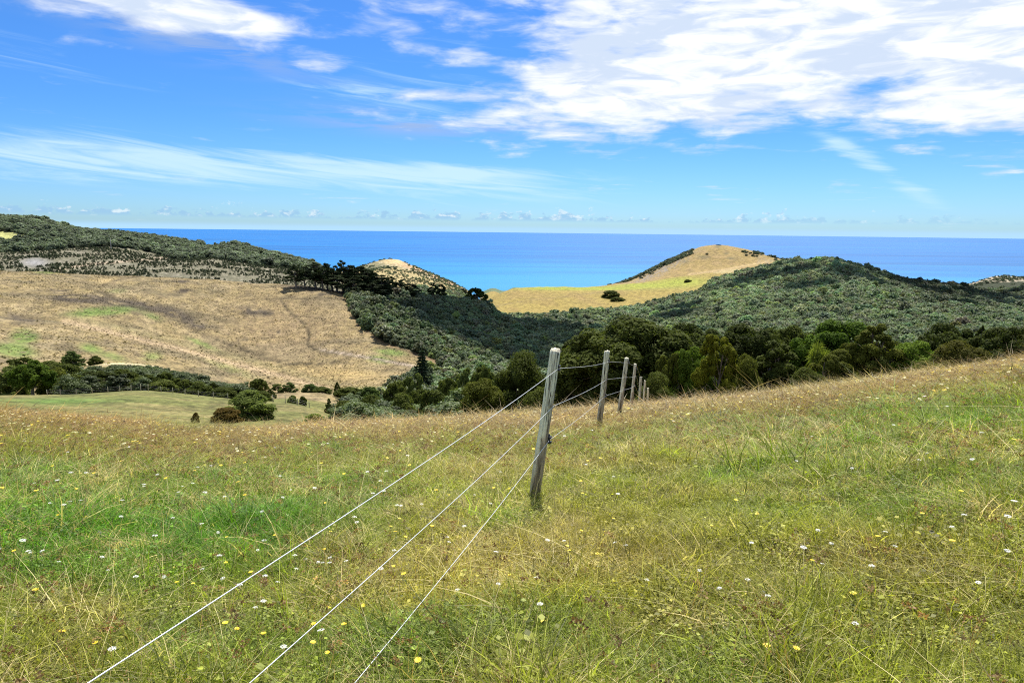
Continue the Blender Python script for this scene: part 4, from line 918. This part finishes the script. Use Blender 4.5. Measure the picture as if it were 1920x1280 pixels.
# ------------------------------------------------------------------ fence
def along(px, d):
    a, _ = pix_ae([px], [700]); return np.array([math.sin(a[0])*d, math.cos(a[0])*d])
POSTS = [  # base px, base py, top px, top py, distance, label
 (1004, 945, 1040, 656, 5.55, 'nearest post, pale with lichen'), (1122, 812, 1138, 658, 11.0, 'second post, grey'), (1161, 772, 1174.5, 671, 16.8, 'third post'),
 (1184, 752, 1190.5, 682, 24.3, 'fourth post'), (1197, 760, 1202, 706, 30.5, None), (1206, 760, 1209, 713, 36., None), (1213, 762, 1215, 727, 41., None)]
def make_post(p0, p1, r, seed, parent):
    g = np.random.default_rng(seed); k = 22; rows = 44; p0 = np.array(p0, float); p1 = np.array(p1, float); L = np.linalg.norm(p1-p0); V = []; t0 = -.35
    ph = g.uniform(0, 6.28); a = np.arange(k)*2*math.pi/k
    lob = 1 + .06*np.cos(2*a+ph) + .05*np.cos(3*a+ph*2) + g.normal(0, .022, k)
    for i in range(rows+1):
        z = t0 + (L-t0)*i/rows; rr = r*(1.05 - .08*max(z, 0)/L)*lob*(1 + .02*math.sin(z*9+ph)) + g.normal(0, r*.006, k)
        cx = .010*math.sin(z*2.3+ph); zz = np.full(k, z)
        if i == rows: zz = z + .012*np.cos(a+ph) + g.normal(0, .003, k); rr = rr*.965
        V.append(np.column_stack([np.cos(a)*rr+cx, np.sin(a)*rr, zz]))
    V.append(np.column_stack([np.cos(a)*rr*.55, np.sin(a)*rr*.55, np.full(k, L)+g.normal(0, .003, k)])); V.append(np.array([[0, 0, L-.004]]))
    V = np.concatenate(V); Fq = [(i*k+j, i*k+(j+1) % k, (i+1)*k+(j+1) % k, (i+1)*k+j) for i in range(rows+1) for j in range(k)]
    c = (rows+2)*k; Ft = [((rows+1)*k+j, (rows+1)*k+(j+1) % k, c) for j in range(k)]
    o = link('post', mesh_np('post', V, [np.array(Fq), np.array(Ft)], MT['post'], smooth=True), parent)
    ax = Vector((p1-p0)/L); q = Vector((0, 0, 1)).rotation_difference(ax)
    o.location = p0; o.rotation_mode = 'QUATERNION'; o.rotation_quaternion = q
    return o
def insulator(p, parent, side, s=1.):
    """black claw insulator: body, lip and nail head, fixed to the side of its post"""
    A = Acc(); u = np.array([side[0], side[1], 0.]); u /= np.linalg.norm(u); v = np.array([-u[1], u[0], 0]); w = np.array([0, 0, 1.])
    def box(c, sx, sy, sz):
        P = np.array([[a, b, c_] for c_ in (-1, 1) for b in (-1, 1) for a in (-1, 1)], float)*np.array([sx, sy, sz])/2
        P[:4] *= .86; V = c + P[:, :1]*u + P[:, 1:2]*v + P[:, 2:]*w
        A.add(V, np.array([(0, 2, 3, 1), (4, 5, 7, 6), (0, 1, 5, 4), (2, 6, 7, 3), (0, 4, 6, 2), (1, 3, 7, 5)]))
    c = np.array(p, float) - u*.018*s
    box(c, .034*s, .026*s, .052*s); box(c+u*.016*s+w*.016*s, .016*s, .040*s, .012*s); box(c+u*.014*s-w*.016*s, .020*s, .034*s, .012*s)
    A.add(*tube([c+w*.030*s-u*.01*s, c+w*.030*s+u*.014*s], [.006*s, .009*s], 8))
    o = link('insulator', A.mesh('insulator', MT['black']), parent)
    pm = parent.matrix_basis if False else None
    return o
def build_fence():
    root = thing('wire_fence', 'leaning grey wooden post and wire fence running away across the paddock', 'fence', (0, 0, 0))
    tops = []; posts = []
    for i, (bx, by, tx, ty, d, lab) in enumerate(POSTS):
        hh = hit(bx, by-8) if i < 4 else None
        if hh: d = math.hypot(hh[0], hh[1]); POSTS[i] = (bx, by, tx, ty, d, lab); print('post', i, d)
        a, _ = pix_ae([bx], [by]); x, y = math.sin(a[0])*d, math.cos(a[0])*d; g = float(ground(x, y)[0])
        a2, e2 = pix_ae([tx], [ty]); x2, y2 = math.sin(a2[0])*d, math.cos(a2[0])*d
        p0 = (x, y, g); p1 = (x2, y2, CAMZ+e2[0]*d); r = .052 if i == 0 else .050
        o = make_post(p0, p1, r, 40+i, root); posts.append((np.array(p0), np.array(p1), o))
        if lab: o['label'] = {0: 'tall weathered post with pale lichen on its left side', 1: 'grey weathered post, second in line', 2: 'weathered post, third in line', 3: 'weathered post, fourth in line'}[i]
    fd = posts[2][0]-posts[0][0]; fd[2] = 0; fd /= np.linalg.norm(fd); side = np.array([fd[1], -fd[0], 0])
    # a post beside the photographer, just out of the frame
    q0 = posts[0][0]-fd*6.6; q0 = q0 - side*.02; g0 = float(ground(q0[0], q0[1])[0]); p0 = (q0[0], q0[1], g0)
    make_post(p0, (q0[0]+.12, q0[1], g0+1.3), .052, 77, root)
    def at(pxy, plane_p):      # where a photo ray meets the vertical plane of the wires
        r = pix_ray([pxy[0]], [pxy[1]])[0]; o = np.array([0, 0, CAMZ]); t = np.dot(plane_p-o, side)/np.dot(r, side); return o + r*t
    W = [ [(1049, 690), (1148, 678), (1180, 680), (1195, 686)], [(1042, 760), (1142, 711), (1174, 707), (1192, 704)], [(1040, 824), (1140, 742), (1171, 730), (1188, 722)] ]
    EX = [(165, 1280), (468, 1280), (665, 1280)]; MID = [(700, 925), (700, 1054), (880, 1030)]
    for k in range(3):
        pts = []; pl = posts[0][0] + side*.058
        e = at(EX[k], pl); m = at(MID[k], pl); a0 = None
        att = []
        for i in range(4):
            b0, b1, ob = posts[i]; d = POSTS[i][4]; a, ee = pix_ae([W[k][i][0]], [W[k][i][1]])
            pw = np.array([math.sin(a[0])*d, math.cos(a[0])*d, CAMZ+ee[0]*d])
            t = (pw[2]-b0[2])/(b1[2]-b0[2]); ax = b0 + (b1-b0)*t; att.append(np.array([*(ax[:2] + side[:2]*.062), pw[2]]))
        for i in range(4, 7):
            b0, b1, ob = posts[i]; t = [.86, .6, .36][k]; ax = b0+(b1-b0)*t; att.append(ax + side*.062)
        dirv = (e-att[0])/np.linalg.norm(e-att[0]); back = e + dirv*1.2; back = np.array([*back[:2], back[2]])
        print('wire', k, 'exit point', e, 'mid', m)
        seq = [back, e, m] + [att[0]]
        line = []
        knots = [back, e, att[0]] + att[1:]
        for a_, b_ in zip(knots[:-1], knots[1:]):
            n = 10
            for q in range(n):
                t = q/n; p = a_*(1-t)+b_*t; p = p - np.array([0, 0, .025*math.sin(math.pi*t)]) if np.linalg.norm(b_-a_) > 3 else p; line.append(p)
        line.append(knots[-1]); line = np.array(line)
        V, Fc = tube(line, [.0021]*len(line), 6)
        o = link('wire', mesh_np('wire', V, Fc, MT['wire'], smooth=True), root); o['label'] = ['top strand of wire', 'middle strand of wire', 'bottom strand of wire'][k]
        for i in range(4):
            if (i < 2 and k != 1) or (i >= 2 and k == 0):
                insulator(att[i] + side*.008, root, side, 1.55 if k == 2 else 1.2)
            else:
                c = att[i] - side*.006; A = Acc(); A.add(*tube([c-side*.012+np.array([0, 0, .012]), c+side*.010+np.array([0, 0, .010]), c+side*.010-np.array([0, 0, .010]), c-side*.012-np.array([0, 0, .012])], [.002]*4, 5))
                link('staple', A.mesh('staple', MT['steel']), root)
build_fence()

def build_far_fences():
    t = thing('distant_fence', 'low wire fence with thin dark posts along the crest of the green paddock', 'fence')
    tops = []
    for i, px in enumerate([85, 110, 140, 170, 200, 222, 244, 262, 276, 300, 322, 345, 370, 398, 425, 510, 533, 556, 578]):
        d = np.interp(px, [0, 150, 250, 400, 500, 560, 640], [170, 168, 165, 150, 142, 136, 140])-3; x, y = along(px, d); g = float(ground(x, y)[0]); h = 1.5 if px in (262, 276, 510, 533) else 1.15
        A = Acc(); A.add(*tube([(0, 0, -.2), (.01, 0, h*.5), (.03*(i % 3-1), 0, h)], [.07, .065, .06], 7)); o = link('post', A.mesh('post', MT['post']), t); o.location = (x, y, g); tops.append((x, y, g+h*.85))
    for dz in (0, -.3, -.6):
        A = Acc(); A.add(*tube(np.array(tops[:15])+np.array([0, 0, dz]), [.006]*15, 4)); A.add(*tube(np.array(tops[15:])+np.array([0, 0, dz]), [.006]*4, 4)); link('wire', A.mesh('wire', MT['steel']), t)
build_far_fences()
def build_masts():
    for (px, yb, yt, d, lab) in [(207, 461, 447, 1130, 'thin grey mast rising from the trees above the felled slope at the far left'), (394, 482, 469, 1140, 'pale thin mast beside the cleared spot on the far ridge track')]:
        a, e = pix_ae([px], [yt]); x, y = math.sin(a[0])*d, math.cos(a[0])*d; g = float(ground(x, y)[0]); h = CAMZ+e[0]*d-g
        t = thing('mast', lab, 'mast', (x, y, g)); A = Acc(); A.add(*tube([(0, 0, -.5), (0, 0, h*.6), (0, 0, h)], [.34, .26, .16], 6)); link('pole', A.mesh('pole', MT['cream']), t)
        
        for (w_, f_) in ((1.1, .9), (.7, .78)):
            A = Acc(); A.add(*tube([(-w_, 0, h*f_), (w_, 0, h*f_)], [.1, .1], 5)); link('crossbar', A.mesh('crossbar', MT['cream']), t)
build_masts()

# ------------------------------------------------------------------ meadow
def meadow_tint(px, py, d, X, Y, g):
    return meadow_base(px, py, d, X, Y, g)*1.13
def meadow_base(px, py, d, X, Y, g):
    n = len(px); c = np.zeros((n, 3)); c[:] = (.25, .31, .036)
    def lay(w, k):
        nonlocal c
        w = np.clip(w, 0, 1)[:, None]; c = c*(1-w)+np.array(k)[None]*w
    n1 = fbm(X/1.7, Y/1.7, 3, 201); n2 = fbm(X/5, Y/5, 3, 202); n3 = fbm(X/.5, Y/.5, 2, 203)
    lay((n2-.48)*4*.6, (.40, .35, .085)); lay((n1-.52)*5*.45, (.42, .30, .14)); lay((.42-n1)*6*.6, (.16, .27, .05))
    far = np.clip((d-7)/12, 0, 1); lay(far*(.35+.8*(n1-.3)), (.40, .31, .12)); lay(np.clip((d-12)/8, 0, 1)*(.55+1.2*(n2-.4)), (.355, .235, .09))
    for (cx, cy, sx, sy, k) in [(280, 1010, 340, 80, 1.3), (60, 1020, 170, 70, 1.2), (500, 990, 120, 50, 1.2), (1375, 895, 60, 20, .7), (620, 850, 60, 16, .7), (1850, 790, 160, 28, .75), (1560, 830, 130, 40, .45), (1700, 960, 150, 45, .5), (250, 1120, 100, 30, .4), (340, 812, 50, 8, .5), (950, 985, 60, 25, .6), (1450, 960, 120, 20, .4), (1620, 790, 80, 22, .5)]:
        lay(ell(px, py, cx, cy, sx, sy)*k*(.5+n1), (.12, .27, .022))
    for (cx, cy, sx, sy, k) in [(620, 1030, 50, 30, .8), (1200, 1070, 130, 50, .45), (1700, 1080, 180, 60, .5), (150, 1160, 120, 40, .5), (1750, 880, 160, 25, .3), (100, 1250, 120, 50, .4), (1300, 1180, 100, 30, .35), (420, 1180, 60, 30, .4)]:
        lay(ell(px, py, cx, cy, sx, sy)*k*(.4+n1), (.34, .23, .12))
    return c
def build_meadow():
    g = np.random.default_rng(11)
    # near blades are fine, the far ones a little broader
    short = [tuft_mesh('short_grass', np.random.default_rng(300+k), 46, .10, .068, .0055, 1.4) for k in range(5)]
    tallg = [tuft_mesh('long_grass', np.random.default_rng(310+k), 22, .10, .19, .0046, 1.1) for k in range(4)]
    clover = []
    for k in range(3):
        gg = np.random.default_rng(320+k); A = Acc(); m = 60; C = np.column_stack([gg.normal(0, .06, (m, 2)), gg.uniform(.01, .05, m)]); V, Fc = leaves(C, np.tile([0, 0, 2.], (m, 1)), .014, gg, 1.3); A.add(V, Fc, np.repeat(gg.uniform(0, 1, m), 4)); clover.append(A.mesh('clover', MT['grass']))
    clump = [tuft_mesh('clump', np.random.default_rng(330+k), 120, .13, .12, .0052, 1.7) for k in range(3)]
    src = short + tallg + clover + clump
    AZR = (R(-44), R(44))
    def ring(d0, d1, dens, seed):
        area = .5*(AZR[1]-AZR[0])*(d1*d1-d0*d0); n = int(area*dens); gg = np.random.default_rng(seed)
        a = gg.uniform(*AZR, n); d = np.sqrt(gg.uniform(d0*d0, d1*d1, n)); return np.sin(a)*d, np.cos(a)*d
    XS, YS = [], []
    for (d0, d1, dens, s) in [(.9, 4, 430, 1), (4, 7, 330, 2), (7, 12, 190, 3), (12, 20, 90, 4), (20, 34, 42, 5)]:
        x, y = ring(d0, d1, dens, s); XS.append(x); YS.append(y)
    x = np.concatenate(XS); y = np.concatenate(YS); d = np.hypot(x, y); z = ground(x, y); n = len(x); px, py = world_pix(x, y, z)
    t = meadow_tint(px, py, d, x, y, g)*np.exp(g.normal(0, .20, (n, 1)))
    gre = (t[:, 1]/t[:, 0] > 1.15)
    idx = np.where(g.random(n) < .13, g.integers(5, 9, n), g.integers(0, 5, n)); idx = np.where((g.random(n) < .16) & (d < 8), g.integers(9, 12, n), idx)
    cl = (g.random(n) < .035) & (d < 17); idx = np.where(cl, g.integers(12, 15, n), idx); t = np.where(cl[:, None], t*np.where(g.random(n) < .5, .8, 1.25)[:, None], t)
    straw = ((idx < 9) | (idx > 11)) & (g.random(n) < .08+(.25*(d < 12))*(fbm(x/.8, y/.8, 2, 215) > .58)); t = np.where(straw[:, None], np.array([.62, .52, .28])*np.exp(g.normal(0, .15, (n, 1))), t)
    s = np.exp(g.normal(0, .22, n))*(1+1.1*(fbm(x/.55, y/.55, 2, 207)-.5)); wide = 1+np.clip((d-6)/9, 0, 2.2)
    scl = np.column_stack([s*wide, s*wide, s*(1-np.clip((d-8)/30, 0, .4))])
    print('grass', n)
    scatter('meadow_grass', 'rough green and straw-coloured pasture grass covering the near paddock', 'grass', np.column_stack([x, y, z]), np.column_stack([g.normal(0, .18, n), g.normal(0, .18, n), g.uniform(0, 6.28, n)]), scl, idx, t, src)
    # dry stalks and brown seed heads
    ss = [seed_mesh('seed_stalk', np.random.default_rng(400+k), 3, .09, .24, .0022, .012, .03, 9) for k in range(3)]
    ss += [seed_mesh('dry_umbel', np.random.default_rng(410+k), 2, .07, .20, .0024, .022, .013, 26, .2) for k in range(3)]
    ss += [tuft_mesh('straw', np.random.default_rng(420+k), 12, .13, .23, .0030, 2.3) for k in range(3)]
    XS, YS = [], []
    for (d0, d1, dens, s_) in [(1.2, 5, 46, 11), (5, 10, 40, 12), (10, 18, 46, 13), (18, 34, 26, 14)]:
        x, y = ring(d0, d1, dens, s_); XS.append(x); YS.append(y)
    x = np.concatenate(XS); y = np.concatenate(YS); d = np.hypot(x, y); z = ground(x, y); px, py = world_pix(x, y, z)
    lush = ell(px, py, 300, 1010, 330, 70)+ell(px, py, 60, 1020, 160, 60)+ell(px, py, 1850, 790, 150, 26); keep = (g.random(len(x)) > lush*.9) & (fbm(x/2.2, y/2.2, 3, 209)+np.clip((d-8)/20, 0, .3) > .40)
    x, y, z, d = x[keep], y[keep], z[keep], d[keep]; n = len(x)
    idx = g.choice(9, n, p=[.12, .12, .12, .11, .11, .11, .11, .10, .10]); idx = np.where((idx >= 6) & (d > 10), idx-3, idx); t = np.array([.36, .235, .13])[None]*np.exp(g.normal(0, .3, (n, 1)))
    t = np.where((idx >= 6)[:, None], np.array([.98, .86, .54]), t); red = ((g.random(n) < .30) & (idx < 6))[:, None]; t = np.where(red, t*np.array([.80, .68, .60]), t)
    s = np.exp(g.normal(0, .2, n)); wd = 1+np.clip((d-6)/12, 0, 1.6)
    print('stalks', n)
    scatter('seed_stalks', 'dry brown seed stalks and straw standing in the pasture', 'dry stalks', np.column_stack([x, y, z]), np.column_stack([g.normal(0, .15, n), g.normal(0, .15, n), g.uniform(0, 6.28, n)]), np.column_stack([s*wd, s*wd, s*(1-np.clip((d-8)/30, 0, .35))]), idx, t, ss)
    # flowers
    ym, wm, wst = [], [], None
    A = Acc(); A.add(*tube([(0, 0, -.03), (.008, 0, .1), (0, .004, .21)], [.0014, .0013, .0011], 4)); ystem = A.mesh('stem', MT['stem'])
    for k in range(3): ym.append(dandelion(np.random.default_rng(600+k), .015).mesh('flower_head', MT['yellow']))
    for k in range(3):
        B, st = umbel_mesh('u', np.random.default_rng(610+k), .015, 0); wm.append(B.mesh('flower_head', MT['white'])); wst = st
    YP = [(43, 1073), (70, 1140), (340, 1126), (363, 1121), (145, 940), (604, 879), (612, 960), (722, 868), (748, 995), (722, 1016), (738, 1028), (610, 1058), (740, 1085), (654, 1218), (620, 1268), (596, 1196), (580, 1232), (443, 1222), (497, 1221), (688, 1150), (480, 1096), (770, 1109), (602, 1180), (840, 954), (465, 883), (110, 1232), (964, 1115), (1016, 1194), (1074, 1024), (1057, 1058), (1090, 930), (1093, 941), (1519, 1098), (1724, 1001), (1767, 883), (1725, 877), (1818, 982), (1600, 1153), (1476, 1261), (1437, 1255), (960, 932), (1048, 833), (450, 902), (880, 910), (808, 1018), (366, 896), (417, 891), (820, 940), (770, 888), (545, 855), (425, 1213), (197, 1254), (790, 1275), (455, 862), (650, 905), (1120, 879), (1330, 1009)]
    WP = [(122, 977), (268, 945), (270, 940), (342, 947), (418, 963), (15, 1070), (35, 1063), (12, 1082), (60, 1085), (66, 1095), (180, 1090), (404, 1089), (260, 1129), (440, 1147), (520, 1127), (612, 1248), (524, 1262), (482, 1175), (494, 1180), (720, 950), (712, 923), (694, 952), (650, 1003), (672, 1014), (655, 1009), (745, 980), (790, 976), (838, 1043), (566, 1099), (555, 1093), (536, 1107), (1156, 955), (1153, 928), (1098, 900), (1180, 1070), (1173, 1064), (1530, 1048), (1552, 1061), (1427, 1196), (1594, 1230), (1880, 1032), (1807, 1023), (1788, 1025), (1490, 885), (1598, 908), (1760, 790), (1774, 786), (1624, 765), (1733, 766), (1520, 848), (1718, 892), (1738, 894), (1010, 1184), (1060, 1059), (1352, 1157), (1395, 1152), (300, 922), (585, 936), (690, 912), (935, 905), (870, 1008), (212, 1270), (1660, 1048), (95, 1095), (340, 955)]
    def more(lst, k, y0, y1, seed):
        gg = np.random.default_rng(seed)
        while len(lst) < k: lst.append((float(gg.uniform(0, 1920)) if gg.random() < .4 else float(gg.uniform(0, 1150)), float(y0+(y1-y0)*gg.random()**1.3)))
    more(YP, 96, 815, 1100, 5); more(WP, 150, 790, 1150, 6)
    def put(lst, heads, stem, nm, cat, label, group, seed):
        gg = np.random.default_rng(seed); k = 0
        for (px, py) in lst:
            h = hit(px, py+(10 if py > 1000 else 5))
            if h is None: continue
            dd = math.hypot(h[0], h[1]); s = gg.uniform(.75, 1.15)*(1+min(1.4, max(0, dd-5)*.09))
            a, e = pix_ae([px], [py]); sz = gg.uniform(.55, .9)
            t = thing(nm, label, cat, (h[0], h[1], h[2]-.01), gg.uniform(0, 6.28), group, (s, s, sz)); t.rotation_euler[0] = gg.normal(0, .15) - .12
            link('flower_head', heads[k % 3], t)
            if dd < 7: link('stem', stem, t)
            k += 1
        print(nm, k)
    put(YP, ym, ystem, 'yellow_flower', 'flower', 'small yellow daisy-like flower among the grass of the near paddock', 'yellow flowers in the pasture', 8)
    put(WP, wm, wst, 'white_flower', 'flower', 'small flat white flower cluster among the grass of the near paddock', 'white flowers in the pasture', 9)
    # the uncountable specks of bloom further out
    fs = [B for B in wm]; XS = []; x, y = ring(11, 34, 2.6, 77); z = ground(x, y); n = len(x); d = np.hypot(x, y); s = g.uniform(.8, 1.5, n)
    w2 = []
    for k in range(2):
        A = Acc(); gg = np.random.default_rng(700+k); m = 26; a = np.arange(m)*2.4; rr = np.sqrt((np.arange(m)+.5)/m)*.02
        C = np.column_stack([rr*np.cos(a), rr*np.sin(a), np.full(m, .27)]); V, Fc = leaves(C, np.tile([0, 0, 1.4], (m, 1)), .008, gg, 1.2); A.add(V, Fc, 1.); w2.append(A.mesh('bloom', MT['grass']))
    ye = (g.random(n) < .3)[:, None]; t = np.where(ye, np.array([.75, .60, .10]), np.array([.72, .70, .58]))
    scatter('distant_blooms', 'specks of white and yellow bloom in the far part of the pasture', 'flowers', np.column_stack([x, y, z]), np.column_stack([g.normal(0, .2, n), g.normal(0, .2, n), g.uniform(0, 6.28, n)]), np.column_stack([s, s, np.full(n, .85)]), g.integers(0, 2, n), t, w2)
build_meadow()
